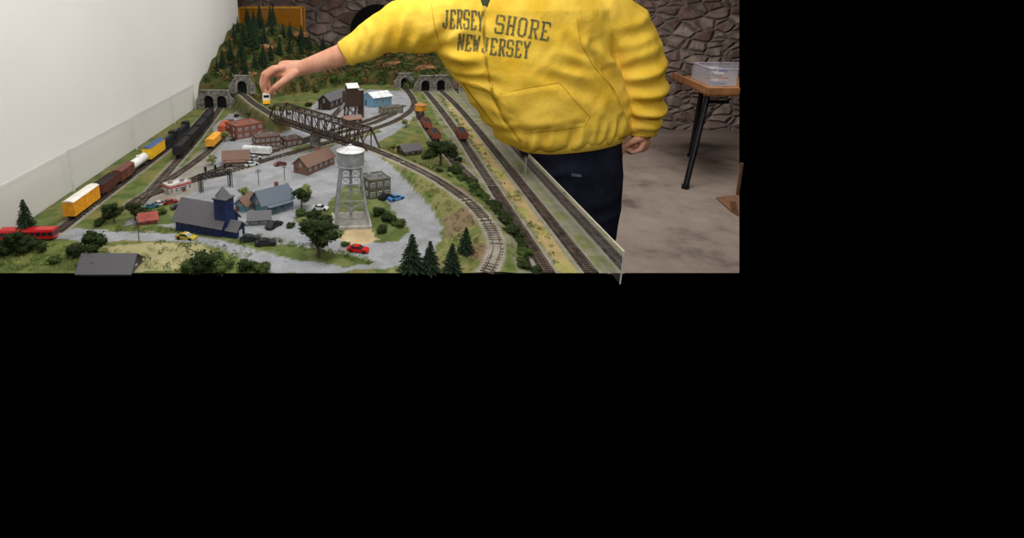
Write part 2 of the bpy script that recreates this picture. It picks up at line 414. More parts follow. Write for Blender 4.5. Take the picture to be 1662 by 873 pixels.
def tree(px,py,h,g=1,label='green leafy model tree',w=1.0,pos=None):
    p=pos or spot(px,py); v=R.randrange(4); tm,fm=treemeshes(g,v)
    t=top('tree',label,'tree',(p.x,p.y,p.z),R.uniform(0,6),scale=(h*w,h*w,h),group='model trees')
    part(tm,'trunk',None,t); part(fm,'foliage',None,t)
BUSHM={}
def bush(px,py,h,g=0,label='low dark green bush',pos=None,w=1.3,name='bush'):
    p=pos or spot(px,py); v=R.randrange(4)
    if (g,v) not in BUSHM:
        r=random.Random(v+50); bl=[(r.uniform(-.35,.35),r.uniform(-.35,.35),r.uniform(.25,.6),r.uniform(.22,.36)) for _ in range(7)]
        BUSHM[(g,v)]=leafmesh('bush_foliage',GREENS[g],bl,80,.05,v+9)
    top(name,label,'bush',(p.x,p.y,p.z-.001),R.uniform(0,6),data=BUSHM[(g,v)],scale=(h*w,h*w,h),group='bushes')
CONV=[]
for v in range(4):
    r=random.Random(v+99); mb=MB(); n=15
    for k in range(n):
        z=.10+.86*k/n; rad=.27*(1-k/n)**.85+.02; nb=11 if k<9 else 8
        for j in range(nb):
            a=2*math.pi*(j+r.random()*.7)/nb; L=rad*r.uniform(.75,1.15); d=Vector((math.cos(a),math.sin(a),0)); w=Vector((-d.y,d.x,0))
            for q in range(4):
                t0=q/4; s=L*.30*(1.1-t0*.5)
                c=Vector((0,0,z+.05))+d*L*t0+Vector((0,0,-.35*L*t0+r.uniform(-.012,.012)))
                e=c+d*L*.36+Vector((0,0,-.13*L))
                mb.add([c-w*s*.8-Vector((0,0,.01)),e,c+w*s*.8-Vector((0,0,.01)),c+Vector((0,0,.03))],[(0,1,3),(1,2,3)])
    mb.cyl(0,0,.1,.97,.12,.005,7)
    mb.bar((0,0,.93),(0,0,1.0),.008,4,r2=.001)
    fm=mb.mesh('needles',[CONM],fix=False); m2=MB(); m2.bar((0,0,-.03),(0,0,.2),.028,6); CONV.append((m2.mesh('trunk',[BARK]),fm))
def conifer(px,py,h,label='dark green model conifer',pos=None,w=1.0):
    p=pos or spot(px,py); tm,fm=CONV[R.randrange(4)]
    t=top('conifer',label,'tree',(p.x,p.y,p.z),R.uniform(0,6),scale=(h*w,h*w,h),group='model conifers')
    part(tm,'trunk',None,t); part(fm,'needles',None,t)
pts=[]
tries=0
while len(pts)<34 and tries<4000:
    tries+=1
    y=R.uniform(3.12,4.05); x=R.uniform(-.90,-.9+.18+.3*(y-3.0))
    if all((x-a)**2+(y-b)**2>.0050 for a,b in pts): pts.append((x,y))
for x,y in pts: conifer(0,0,R.uniform(.10,.17),'dark green model conifer on the wooded hill',pos=Vector((x,y,TZ+tz(x,y))),w=R.uniform(.75,.95) if x>-.87 else .5)
for x,y in((-.35,4.2),(-.27,4.1),(-.15,4.25)): conifer(0,0,.13,'dark green model conifer on the wooded hill',pos=Vector((x,y,TZ+tz(x,y))))
for a in((668,441,.095),(697,441,.078),(733,441,.072),(755,411,.07)): conifer(a[0],a[1],a[2],'dark conifer at the table edge',w=1.15)
conifer(46,384,.105,'lone dark conifer beside the acrylic guard',w=1.0)
for a in [(518,418,.10,0),(490,338,.065,0),(150,425,.075,0),(186,362,.06,0),(220,358,.055,0),(32,412,.06,0)]:
    tree(*a,label='dark green leafy model tree',w=1.15)
tree(715,268,.10,0,label='broad dark green leafy model tree by the track',w=1.55)
for a in [(397,322,.038,2),(365,230,.05,2),(345,268,.04,2),(635,250,.042,2),(658,206,.04,2),(496,322,.045,2)]:
    tree(*a,label='pale green round model tree',w=1.2)
for a in [(335,440,.055,0),(310,441,.035,1),(365,441,.04,1),(400,440,.032,0),(430,440,.03,1),(90,425,.022,1),(10,414,.05,0),(55,410,.042,0),(165,430,.045,0),(125,414,.036,0),
          (176,352,.03,0),(244,352,.026,0),(262,346,.022,1),(160,364,.026,0),(300,350,.02,1),(615,350,.03,0),(630,360,.032,0),(646,366,.026,1),(620,376,.024,0),(508,352,.030,0),(526,364,.030,0),(490,350,.026,1),(540,374,.022,0),(504,368,.022,0),
          (690,258,.022,1),(745,262,.022,0),(350,228,.02,1),(378,228,.018,0),(560,398,.016,1),(470,368,.018,0),
          (455,180,.02,0),(440,178,.024,1),(470,186,.018,1),(480,178,.022,0),(405,186,.02,1),(385,190,.022,0),(500,172,.03,0),(515,150,.035,1),(540,140,.03,0)]:
    bush(*a)
hp=smoothpath([T(735,275),T(760,297),T(790,330),T(815,362),T(838,395),T(856,437)],.028)
for p in hp:
    for q in range(2):
        x=p.x+R.uniform(-.014,.014); y=p.y+R.uniform(-.012,.012); bush(0,0,R.uniform(.014,.026),R.choice([0,0,1]),'low bush along the railway line',pos=Vector((x,y,TZ+tz(x,y))),w=1.5)
for p in smoothpath([T(640,262),T(690,280),T(740,300)],.04):
    x=p.x+.02; y=p.y+.05; bush(0,0,R.uniform(.014,.022),R.choice([0,1,2]),'low bush along the railway line',pos=Vector((x,y,TZ+tz(x,y))),w=1.4)
def scrub(n,region,name,label,size,cols,leaves=34,seed=1):
    r=random.Random(seed); cand=[]
    while len(cand)<n:
        x,y=region(r); cand.append((x,y))
    cx=np.array([c[0] for c in cand]); cy=np.array([c[1] for c in cand]); z=terrain(cx,cy); dd=tdist(cx,cy); yfr=yfront(cx)
    vs=[];fs=[];cc=[]
    for i in range(n):
        if dd[i]<.032 and cy[i]<yfr[i]+.02: continue
        if abs(cy[i]-yfr[i])<.03: continue
        s=r.uniform(*size); c=np.array(s2l(*r.choice(cols)))*r.uniform(.7,1.2)
        for _ in range(leaves):
            while 1:
                d=Vector((r.uniform(-1,1),r.uniform(-1,1),r.uniform(-.1,1)))
                if .1<d.length<1: break
            d.normalize(); p=Vector((cx[i],cy[i],TZ+z[i]))+Vector((d.x*s,d.y*s,d.z*s*.8)); q=s*r.uniform(.14,.32)
            u=Vector((r.uniform(-1,1),r.uniform(-1,1),r.uniform(-1,1))).normalized(); w=u.cross(d)
            o=len(vs); vs+=[p-u*q,p+u*q+w*q*.5,p+w*q-u*q*.2,p-w*q*.8]; fs+=[(o,o+1,o+2),(o,o+3,o+1)]
            k=r.uniform(.7,1.25); cc+=[(*(c*k),1)]*4
    me=bpy.data.meshes.new(name); me.from_pydata([tuple(v) for v in vs],[],fs)
    at=me.color_attributes.new('Col','FLOAT_COLOR','POINT'); at.data.foreach_set('color',np.array(cc).ravel()); me.materials.append(attrmat(name,fine=90,amt=.2,bump=0))
    part(me,name,None,layout,label,kind='stuff')
def hillreg(r):
    x=r.uniform(-.915,.51); return x,float(np.interp(x,fx,fy))+.03+r.random()**1.3*.9
scrub(1600,hillreg,'hillside_scrub','dense green and rust-coloured scrub covering the hill',(.010,.028),[(62,76,36),(78,90,46),(44,58,30),(92,98,56),(54,68,34),(108,84,48),(70,80,42),(48,60,32),(122,84,52)],seed=3)
def rt_(r): return r.choice([r.uniform(.425,.48),r.uniform(.30,.37)+.0,r.uniform(.42,.44)]),YF+.02+r.random()**1.0*2.2
scrub(420,rt_,'trackside_tufts','low yellow-green tufts along the tracks',(.004,.010),[(120,128,60),(90,110,46),(150,140,80),(70,90,40)],leaves=20,seed=5)
slp=pl([(610,262),(660,275),(720,312),(770,355),(785,400),(770,440),(650,440),(700,425),(728,400),(728,368),(702,338),(650,302)])
slx=[a for a,b in slp]; sly=[b for a,b in slp]
def slr(r):
    while 1:
        x=r.uniform(min(slx),max(slx)); y=r.uniform(min(sly),max(sly))
        if inpoly(np.array([x]),np.array([y]),slp)[0]: return x,y
scrub(420,slr,'embankment_tufts','dry green tufts on the grassy embankment',(.003,.008),[(110,118,60),(80,100,44),(140,120,80),(104,80,64)],leaves=18,seed=6)
def fgr(r):
    if r.random()<.55: return T(r.uniform(0,420),r.uniform(396,441)).xy
    t=r.random(); a=Vector((180,372)).lerp(Vector((600,422)),t); q=T(a.x,min(441,a.y-14*math.sin(t*3.1)+r.uniform(-4,6))); return q.x,q.y
scrub(520,lambda r:tuple(fgr(r)),'grass_tufts','short green grass tufts beside the grey road',(.003,.009),[(90,112,50),(120,132,66),(70,90,42),(150,146,84)],leaves=18,seed=8)
ROCK=mat('ochre_rock',s2l(160,112,66),.95,col2=s2l(78,60,44),scale=22,bump=.6)
def rock(px,py,Y,w,h,lab2):
    q=at_depth(px,py,Y); q.z=TZ+tz(q.x,q.y)+h*.1; bm=bmesh.new(); bmesh.ops.create_icosphere(bm,subdivisions=4,radius=1)
    for v in bm.verts:
        n=noise.noise(v.co*1.6+Vector((px,0,0)))*.35+noise.noise(v.co*5+Vector((px,0,0)))*.15
        v.co*=1+n; v.co.z=round(v.co.z*5)/5*.55+v.co.z*.45; v.co=Vector((v.co.x*w/2,v.co.y*w/4,v.co.z*h/2))
    me=bpy.data.meshes.new('rock'); bm.to_mesh(me); bm.free(); me.materials.append(ROCK)
    top('rock_outcrop',lab2,'rock',q,0,data=me,group='rock outcrops')
for a in((510,116,3.80,.16,.06),(692,103,3.78,.20,.07),(402,126,3.16,.10,.05),(480,84,4.1,.22,.06),(640,100,3.9,.16,.06),(560,100,3.95,.2,.06),(430,108,3.55,.12,.05)): rock(*a,'layered ochre and brown rock outcrop on the hillside')

# ------------------------------------------------------------ buildings
WIN={}
def window(par,x,y,z,w,h,ang,frame=WHITE):
    k=(round(w,4),round(h,4),frame.name)
    if k not in WIN:
        mb=MB(); mb.box(0,0,0,w,.0012,h,0); mb.box(0,-.0008,0,w*.8,.0012,h*.82,1); mb.box(0,-.0014,0,w*.08,.001,h*.85,0); mb.box(0,-.0014,0,w*.85,.001,h*.07,0)
        WIN[k]=mb.mesh('window',[frame,GLASSD])
    return part(WIN[k],'window',None,par,loc=(x,y,z),rot=(0,0,ang))
def axis2(p1,p2):
    a=spot(*p1); b=spot(*p2); c=(a+b)/2; d=b-a; return Vector((c.x,c.y,TZ+tz(c.x,c.y))),math.atan2(d.y,d.x),Vector((d.x,d.y)).length
def gable_roof(mb,L,W,z,rh,ov=.006,th=.0025,x0=0,y0=0):
    hw=W/2+ov; sl_=rh/(W/2)
    zo=z-ov*sl_
    mb.yprof([(y0-hw,zo),(y0,z+rh),(y0+hw,zo),(y0+hw,zo+th),(y0,z+rh+th*1.4),(y0-hw,zo+th)],x0-L/2-ov,x0+L/2+ov)
def house(p1,p2,W,H,RH,wm,rm,name,label,nw=3,chim=False,frame=WHITE,porch=False,L=None):
    c,rot,LL=axis2(p1,p2); L=L or LL
    t=top(name,label,'model building',c,rot)
    mb=MB(); mb.yprof([(-W/2,0),(W/2,0),(W/2,H),(0,H+RH),(-W/2,H)],-L/2,L/2); part(mb,'walls',wm,t)
    mb=MB(); gable_roof(mb,L,W,H,RH); part(mb,'roof',rm,t)
    for s in(-1,1):
        for i in range(nw):
            x=-L/2+L*(i+.5)/nw; window(t,x,s*(W/2+.0006),H*.55,min(.012,L/nw*.5),H*.45,0 if s<0 else math.pi,frame)
        window(t,s*(L/2+.0006),0,H*.95,.010,H*.4,math.pi/2*(1 if s>0 else -1),frame)
        mb=MB(); mb.box(0,0,0,.0012,.011,H*.62); part(mb,'door',mat('door_paint',(.12,.06,.04),.6),t,loc=(s*(L/2+.0006),W*.25,H*.31))
    if chim: mb=MB(); mb.box(0,0,0,.009,.009,RH+.014); part(mb,'chimney',BRICKM,t,loc=(L*.2,W*.12,H+RH*.7))
    if porch:
        mb=MB(); mb.box(0,-W/2-.012,H*.8,L*.8,.026,.002); 
        for i in range(4): mb.bar((-L*.38+L*.76*i/3,-W/2-.022,0),(-L*.38+L*.76*i/3,-W/2-.022,H*.8),.001)
        part(mb,'porch',rm,t)
    return t
def flat(p1,p2,W,H,wm,rm,name,label,nw=4,rows=1,frame=WHITE,vents=2,L=None,trim=None):
    c,rot,LL=axis2(p1,p2); L=L or LL
    t=top(name,label,'model building',c,rot)
    mb=MB(); mb.box(0,0,H/2,L,W,H)
    for s in(-1,1): mb.box(0,s*(W/2-.0015),H+.002,L,.003,.005); mb.box(s*(L/2-.0015),0,H+.002,.003,W,.005)
    part(mb,'walls',wm,t)
    if trim:
        mb=MB(); mb.box(0,0,H-.003,L+.003,W+.003,.004); part(mb,'trim_band',trim,t)
    mb=MB(); mb.box(0,0,H+.0008,L-.006,W-.006,.0015); part(mb,'roof',rm,t)
    for s in(-1,1):
        for r_ in range(rows):
            z=H*(r_+.5)/rows; hh=H/rows*.5
            for i in range(nw): window(t,-L/2+L*(i+.5)/nw,s*(W/2+.0006),z,min(.014,L/nw*.6),hh,0 if s<0 else math.pi,frame)
            for i in range(2): window(t,s*(L/2+.0006),-W/4+W/2*i,z,.011,hh,math.pi/2*s,frame)
    mb=MB(); mb.box(0,0,0,.012,.0012,H/rows*.6); part(mb,'door',mat('door_paint',(.12,.06,.04),.6),t,loc=(L*.12,-W/2-.0012,H/rows*.3))
    for i in range(vents): mb=MB(); mb.box(0,0,.004,.012,.010,.008); mb.cyl(0,0,.008,.011,.004,.004,10); part(mb,'roof_vent',mat('vent_metal',(.35,.35,.35),.5,.5),t,loc=(-L/4+i*L/2.2,W*.1*(-1)**i,H+.001))
    return t
BRICKM=brick('red_brick',s2l(136,72,56),s2l(112,58,48),s2l(130,110,96),110)
BRICKD=brick('dark_brick',s2l(104,66,56),s2l(84,54,48),s2l(110,96,86),120)
RGRAY=striped('grey_shingle',s2l(100,98,102),s2l(60,58,62),90,'Y')
RBLUE=striped('slate_blue_shingle',s2l(96,108,120),s2l(62,70,82),90,'Y')
RBRN=striped('brown_shingle',s2l(122,92,76),s2l(76,56,46),90,'Y')
NAVY=striped('navy_clapboard',s2l(32,50,104),s2l(15,24,58),220,'Z')
c,rot,L=axis2((303,366),(372,378)); L=.145; W=.075; H=.036; RH=.042
ch=top('church','dark blue clapboard church with grey roof and square steeple','model building',c,rot)
mb=MB(); mb.yprof([(-W/2,0),(W/2,0),(W/2,H),(0,H+RH),(-W/2,H)],-L/2,L/2); part(mb,'walls',NAVY,ch)
mb=MB(); gable_roof(mb,L,W,H,RH,.007); part(mb,'roof',RGRAY,ch)
mb=MB(); mb.box(0,0,.052,.036,.036,.104); part(mb,'steeple',NAVY,ch,loc=(L/2-.005,-.012,0))
mb=MB(); mb.box(0,0,.1055,.042,.042,.003); mb.cyl(0,0,.107,.135,.026,.001,4); part(mb,'steeple_roof',RGRAY,ch,loc=(L/2-.005,-.012,0))
mb=MB(); mb.yprof([(-.02,0),(.02,0),(.02,.026),(0,.044),(-.02,.026)],0,.028); part(mb,'entrance_porch',NAVY,ch,loc=(L/2+.012,-.012,0))
mb=MB(); gable_roof(mb,.03,.04,.026,.018,.004); part(mb,'porch_roof',RGRAY,ch,loc=(L/2+.028,-.012,0))
mb=MB(); mb.box(0,0,.011,.0012,.014,.022); part(mb,'door',WHITE,ch,loc=(L/2+.041,-.012,0))
for i in range(5): window(ch,-L/2+.018+i*.024,-W/2-.0006,.019,.008,.02,0,NAVY); window(ch,-L/2+.018+i*.024,W/2+.0006,.019,.008,.02,math.pi,NAVY)
window(ch,L/2-.005,-.0308,.08,.011,.016,0,NAVY); window(ch,L/2+.0136,-.012,.082,.011,.016,math.pi/2,NAVY)
TEAL=striped('teal_clapboard',s2l(98,138,146),s2l(62,96,106),200,'Z')
house((418,343),(466,330),.062,.030,.030,TEAL,RBLUE,'cottage','teal clapboard cottage with slate blue roof and chimney',chim=True,porch=True,L=.10)
house((405,362),(438,360),.036,.018,.014,striped('grey_board',s2l(110,116,112),s2l(70,76,74),200,'Z'),RGRAY,'shed','small grey board shed beside the cottage',2)
house((388,345),(410,330),.035,.022,.016,TEAL,RBRN,'cottage','small teal cottage with brown roof',2,L=.06)
house((487,283),(532,264),.062,.034,.026,striped('brown_board',s2l(124,90,76),s2l(84,58,48),200,'Z'),RBRN,'train_station','brown wooden train station with wide shingled roof',5,chim=True,L=.155)
flat((592,318),(626,312),.07,.058,mat('olive_render',s2l(100,98,80),.9,scale=70),RGRAY,'brick_workshop','olive-grey two storey workshop beside the water tower',3,2)
house((364,266),(404,264),.06,.026,.022,mat('cream_render',s2l(196,176,150),.8),RBRN,'gas_station','cream gas station with brown gabled roof',4,porch=True)
flat((270,314),(306,304),.045,.026,mat('pink_render',s2l(206,186,180),.7),mat('pale_roof',s2l(200,196,190),.8),'diner','pale pink diner with flat white roof and red trim',5,trim=mat('red_trim',s2l(170,60,54),.6))
flat((380,222),(414,216),.11,.055,BRICKM,mat('red_roof',s2l(134,78,62),.8),'brick_warehouse','red brick warehouse with flat roof',4,2,L=.13)
flat((412,238),(452,234),.09,.045,BRICKD,mat('brown_roof',s2l(96,78,70),.8),'brick_factory','dark red brick factory with two rows of windows',5,2)
flat((460,236),(486,232),.07,.026,BRICKD,mat('brown_roof',s2l(96,78,70),.8),'brick_annex','low dark brick annex beside the factory',3,1)
DKW=striped('weathered_board',s2l(78,62,54),s2l(44,34,30),180,'X')
house((526,178),(556,166),.07,.05,.03,DKW,RGRAY,'engine_shed','dark weathered timber engine shed',4)
house((598,172),(627,168),.10,.052,.022,striped('light_blue_siding',s2l(124,172,204),s2l(92,140,176),160,'X'),mat('white_roof',s2l(226,228,230),.6),'machine_shed','light blue machine shed with white metal roof',3)
flat((618,184),(650,181),.06,.03,mat('olive_block',s2l(118,120,98),.9),RGRAY,'store_house','small olive block store house',4)
house((650,250),(678,246),.06,.018,.016,DKW,RGRAY,'freight_shed','low open timber shed with grey roof',3)
house((558,202),(584,199),.04,.026,.012,DKW,mat('rusty_roof',s2l(150,92,66),.8,col2=s2l(120,110,104)),'yard_hut','low yard hut with rusty patched roof',2)
house((228,362),(254,358),.035,.014,.012,mat('red_render',s2l(136,54,46),.8),mat('red_tin_roof',s2l(150,66,56),.7),'red_shed','small red tin-roofed shed among bushes',2)
house((140,436),(222,436),.07,.010,.026,RGRAY,RGRAY,'shingled_barn','grey shingled barn at the table edge',3,L=.115)
c=spot(571,192); ct=top('coaling_tower','tall grey-brown timber coaling tower with white roof','model building',c,.35)
mb=MB()
for x in(-.03,.03):
    for y in(-.03,.03): mb.bar((x,y,0),(x*.9,y*.9,.07),.004)
for s in(-1,1): mb.bar((-.03,s*.03,.005),(.027,s*.027,.065),.002); mb.bar((s*.03,-.03,.005),(s*.027,.027,.065),.002); mb.bar((.03,s*.03,.005),(-.027,s*.027,.065),.002)
part(mb,'timber_legs',DKW,ct)
mb=MB(); mb.box(0,0,.10,.074,.07,.07); mb.box(.0,0,.145,.05,.05,.03); part(mb,'coal_bin',DKW,ct)
mb=MB(); gable_roof(mb,.05,.05,.16,.016,.006); part(mb,'roof',WHITE,ct)
mb=MB(); mb.box(.048,0,.07,.022,.03,.14); part(mb,'hoist_house',DKW,ct)
mb=MB(); mb.box(.048,0,.142,.03,.04,.003); part(mb,'hoist_roof',mat('grey_tin',s2l(150,150,150),.6),ct)
mb=MB(); mb.bar((-.036,0,.08),(-.06,-.01,.05),.006); part(mb,'chute',mat('grey_tin',s2l(150,150,150),.6),ct)
SIL=mat('silver_paint',s2l(176,178,180),.45,.35,var=.12,scale=60)
c=spot(570,360); wt=top('water_tower','tall silver steel water tower on braced lattice legs','water tower',c,.1)
mb=MB(); mb.box(0,0,.004,.105,.105,.008); part(mb,'base_slab',mat('pale_concrete',s2l(176,174,166),.8),wt)
ZT=.168; rb=.046; rt2=.026
cor=[(math.cos(a),math.sin(a)) for a in (math.pi/4+i*math.pi/2 for i in range(4))]
def cp(i,z): t=(z-.008)/(ZT-.008); r_=(rb*1.35)*(1-t)+(rt2*1.35)*t; return (cor[i%4][0]*r_,cor[i%4][1]*r_,z)
for i in range(4):
    mb=MB(); mb.bar(cp(i,.008),cp(i,ZT),.0034,6); part(mb,'leg',SIL,wt)
mb=MB(); lv=[.03,.075,.12,.16]
for i in range(4):
    for z in lv: mb.bar(cp(i,z),cp(i+1,z),.0018)
    zz=[.01]+lv
    for a,b in zip(zz,zz[1:]): mb.bar(cp(i,a),cp(i+1,b),.0009); mb.bar(cp(i+1,a),cp(i,b),.0009)
part(mb,'cross_bracing',SIL,wt)
mb=MB(); mb.cyl(0,0,.008,ZT,.004,.004,10); part(mb,'riser_pipe',SIL,wt)
mb=MB(); mb.cyl(0,0,ZT-.002,ZT,.042,.042,24)
for i in range(20):
    a=i*math.pi/10; mb.bar((.041*math.cos(a),.041*math.sin(a),ZT),(.041*math.cos(a),.041*math.sin(a),ZT+.010),.0006)
    a2=a+math.pi/10; mb.bar((.041*math.cos(a),.041*math.sin(a),ZT+.010),(.041*math.cos(a2),.041*math.sin(a2),ZT+.010),.0006)
part(mb,'walkway',SIL,wt)
mb=MB(); mb.loft([[(r_*math.cos(i*math.pi/16),r_*math.sin(i*math.pi/16),z) for i in range(32)] for r_,z in((.012,ZT-.012),(.028,ZT-.006),(.036,ZT+.001),(.036,ZT+.038))]); part(mb,'tank',SIL,wt,smooth=False)
mb=MB(); mb.cyl(0,0,ZT+.037,ZT+.039,.038,.038,32); mb.cyl(0,0,ZT+.039,ZT+.052,.038,.004,32); mb.ball((0,0,ZT+.053),.004,6); part(mb,'tank_roof',mat('pale_silver',s2l(205,207,208),.45,.2),wt)
mb=MB()
for s in(-.004,.004): mb.bar((-.045+s,-.045,.01),(-.026+s,-.03,ZT),.0007)
for i in range(22): 
    t=i/22; x=-.045+.019*t; y=-.045+.015*t; mb.bar((x-.004,y,.01+t*.158),(x+.004,y,.01+t*.158),.0006)
part(mb,'ladder',SIL,wt)
c=spot(682,193); yt=top('water_tank','small yellow-orange water tank on timber legs','water tank',c,.2)
mb=MB()
for a in range(4): mb.bar((cor[a][0]*.022,cor[a][1]*.022,0),(cor[a][0]*.018,cor[a][1]*.018,.045),.003)
for a in range(4): mb.bar((cor[a][0]*.021,cor[a][1]*.021,.008),(cor[(a+1)%4][0]*.018,cor[(a+1)%4][1]*.018,.04),.0015)
part(mb,'timber_legs',DKW,yt)
mb=MB(); mb.cyl(0,0,.045,.072,.028,.027,20); part(mb,'tank',mat('yellow_ochre',s2l(222,160,50),.6),yt)
mb=MB(); mb.cyl(0,0,.072,.084,.031,.002,20); part(mb,'tank_roof',mat('brown_tank_roof',s2l(176,116,60),.7),yt)
a=spot(327,312); b2=spot(374,303); c=(a+b2)/2; d=b2-a; L=d.length
g=top('signal_gantry','black steel lattice signal gantry spanning the tracks','signal bridge',c,math.atan2(d.y,d.x))
for s in(-1,1):
    mb=MB()
    for y in(-.008,.008):
        for x in(-.004,.004): mb.bar((x,y,0),(x,y,.055),.0014)
    for i in range(5): mb.bar((-.004,-.008,i*.011),(.004,.008,i*.011+.011),.0009); mb.bar((0,.008,i*.011),(0,-.008,i*.011+.011),.0009)
    part(mb,'lattice_post',BLACK,g,loc=(s*L/2,0,0))
mb=MB()
for y in(-.008,.008):
    for z in(.045,.058): mb.bar((-L/2-.006,y,z),(L/2+.006,y,z),.0015)
    for i in range(12): x=-L/2+L*i/12; mb.bar((x,y,.045 if i%2 else .058),(x+L/12,y,.058 if i%2 else .045),.001)
part(mb,'lattice_beam',BLACK,g)
for i in range(3):
    mb=MB(); mb.bar((0,0,0),(0,0,.022),.001); mb.cyl(0,0,.012,.026,.004,.004,8); part(mb,'signal_head',BLACK,g,loc=(-L/3+i*L/3,-.008,.058))
for px,py in((462,292),(226,392),(556,240),(505,258),(420,300)):
    c=spot(px,py); t=top('utility_pole','thin brown utility pole with crossarms','utility pole',c,.4,group='utility poles')
    mb=MB(); mb.bar((0,0,0),(0,0,.055),.0012,6); part(mb,'pole',BARK,t)
    mb=MB(); mb.box(0,0,.05,.018,.0014,.0014); mb.box(0,0,.045,.018,.0014,.0014); part(mb,'crossarm',BARK,t)

# ------------------------------------------------------------ road vehicles
def paint(c,name='car_paint'): return mat(name,c,.25,.1,var=.03,spec=.6)
CARC={}
def car(px,py,rot,c,label,scale=1.0,suv=False):
    key=tuple(c)+(suv,)
    if key not in CARC:
        W=.0215; hz=.0045 if suv else 0
        def hull(prof,w0,w1):
            b=MB(); n=len(prof); zs=[z for x,z in prof]; z0,z1=min(zs),max(zs); vs=[]
            for s in(-1,1):
                for x,z in prof: vs.append((x,s*(w0+(w1-w0)*(z-z0)/(z1-z0))/2,z))
            b.add(vs,[(i,(i+1)%n,n+(i+1)%n,n+i) for i in range(n)]+[tuple(range(n-1,-1,-1)),tuple(range(n,2*n))]); return b
        body=hull([(-.027,.004),(-.0265,.0085),(-.022,.0108),(-.012,.0113),(.008,.0108),(.020,.0095),(.026,.0078),(.027,.004),(.024,.0025),(-.024,.0025)],W,W*.93)
        r_=hull([(-.011,.0155+hz),(-.009,.0166+hz),(.002,.0166+hz),(.004,.0155+hz)],W*.76,W*.68)
        body.add(r_.v,r_.f)
        cab=hull([(-.019,.0108),(-.0115,.0158+hz),(.0035,.0158+hz),(.012,.0106)],W*.9,W*.74)
        wh=MB(); 
        vs=[]; n=12
        for y in(-.002,.002): vs+=[(.0045*math.cos(2*math.pi*i/n),y,.0045*math.sin(2*math.pi*i/n)) for i in range(n)]
        wh.add(vs,[(i,(i+1)%n,n+(i+1)%n,n+i) for i in range(n)]+[tuple(range(n-1,-1,-1)),tuple(range(n,2*n))])
        CARC[key]=(body.mesh('body',[paint(c)]),cab.mesh('windows',[GLASSD]),wh.mesh('wheel',[RUBBER]))
    bm_,cm,wm=CARC[key]; p=spot(px,py)
    t=top('toy_car',label,'model car',p,math.radians(rot),scale=scale,group='model cars')
    part(bm_,'body',None,t); part(cm,'windows',None,t)
    for x in(-.0165,.0165):
        for y in(-.0095,.0095): part(wm,'wheel',None,t,loc=(x,y,.0045))
car(303,388,-18,s2l(184,160,52),'yellow-gold model car on the grey road')
car(407,391,20,s2l(40,42,46),'black model car parked on grass edge'); car(431,397,12,s2l(34,35,38),'black model car parked behind another')
car(445,368,60,s2l(30,34,34),'dark green model car near the shed'); car(581,408,-12,s2l(200,26,28),'bright red model car on the grey road')
car(643,324,32,s2l(70,130,190),'light blue model car beside the workshop'); car(626,322,50,s2l(24,24,26),'black model car beside the workshop')
car(408,269,40,s2l(210,212,214),'white model car at the gas station'); car(414,259,30,s2l(190,190,194),'silver model car at the gas station')
car(246,337,30,s2l(60,110,120),'teal model car in the dirt lot',.85); car(260,333,35,s2l(190,190,186),'white model car in the dirt lot',.85)
car(276,330,35,s2l(150,40,36),'dark red model car in the dirt lot',.85); car(290,337,40,s2l(46,50,54),'grey model car in the dirt lot',.85); car(462,310,30,s2l(70,74,84),'grey model car by the cottage',.85)
car(520,340,-10,s2l(214,214,210),'white model car beside the green trees',.9); car(455,268,35,s2l(120,60,50),'maroon model car on the gravel street',.85)
def busthing(a,b3,h,w,cm,name,label,cat='model bus',win=True,wheels=2):
    p1=spot(*a); p2=spot(*b3); c=(p1+p2)/2; d=p2-p1; L=Vector((d.x,d.y)).length
    t=top(name,label,cat,c,math.atan2(d.y,d.x))
    mb=MB(); zz=.006
    mb.yprof([(-w/2,zz),(w/2,zz),(w/2,h*.85),(w*.4,h),(-w*.4,h),(-w/2,h*.85)],-L/2,L/2); part(mb,'body',cm,t)
    if win:
        n=max(4,int(L/.014))
        for s in(-1,1):
            for i in range(n):
                mb=MB(); mb.box(0,0,0,L/n*.78,.0008,h*.3); part(mb,'window',GLASSD,t,loc=(-L/2+L*(i+.5)/n,s*(w/2+.0002),h*.62))
        mb=MB(); mb.box(0,0,0,.0008,w*.8,h*.35); part(mb,'windshield',GLASSD,t,loc=(L/2+.0002,0,h*.6))
    xsw=[-L*.38,L*.38] if wheels==2 else [-L*.42,-L*.34,L*.3,L*.42]
    for x in xsw:
        for y in(-w*.42,w*.42):
            mb=MB(); n=12; vs=[]
            for yy in(-.002,.002): vs+=[(.0058*math.cos(2*math.pi*i/n),yy,.0058*math.sin(2*math.pi*i/n)) for i in range(n)]
            mb.add(vs,[(i,(i+1)%n,n+(i+1)%n,n+i) for i in range(n)]+[tuple(range(n-1,-1,-1)),tuple(range(n,2*n))]); part(mb,'wheel',RUBBER,t,loc=(x,y,.0058))
busthing((4,389),(92,387),.030,.028,paint(s2l(196,30,36)),'toy_bus','bright red model coach bus on the grey road')
busthing((396,248),(440,251),.030,.026,mat('white_trailer',s2l(225,228,228),.4),'semi_trailer','white model semi trailer parked on gravel','model trailer',False,4)

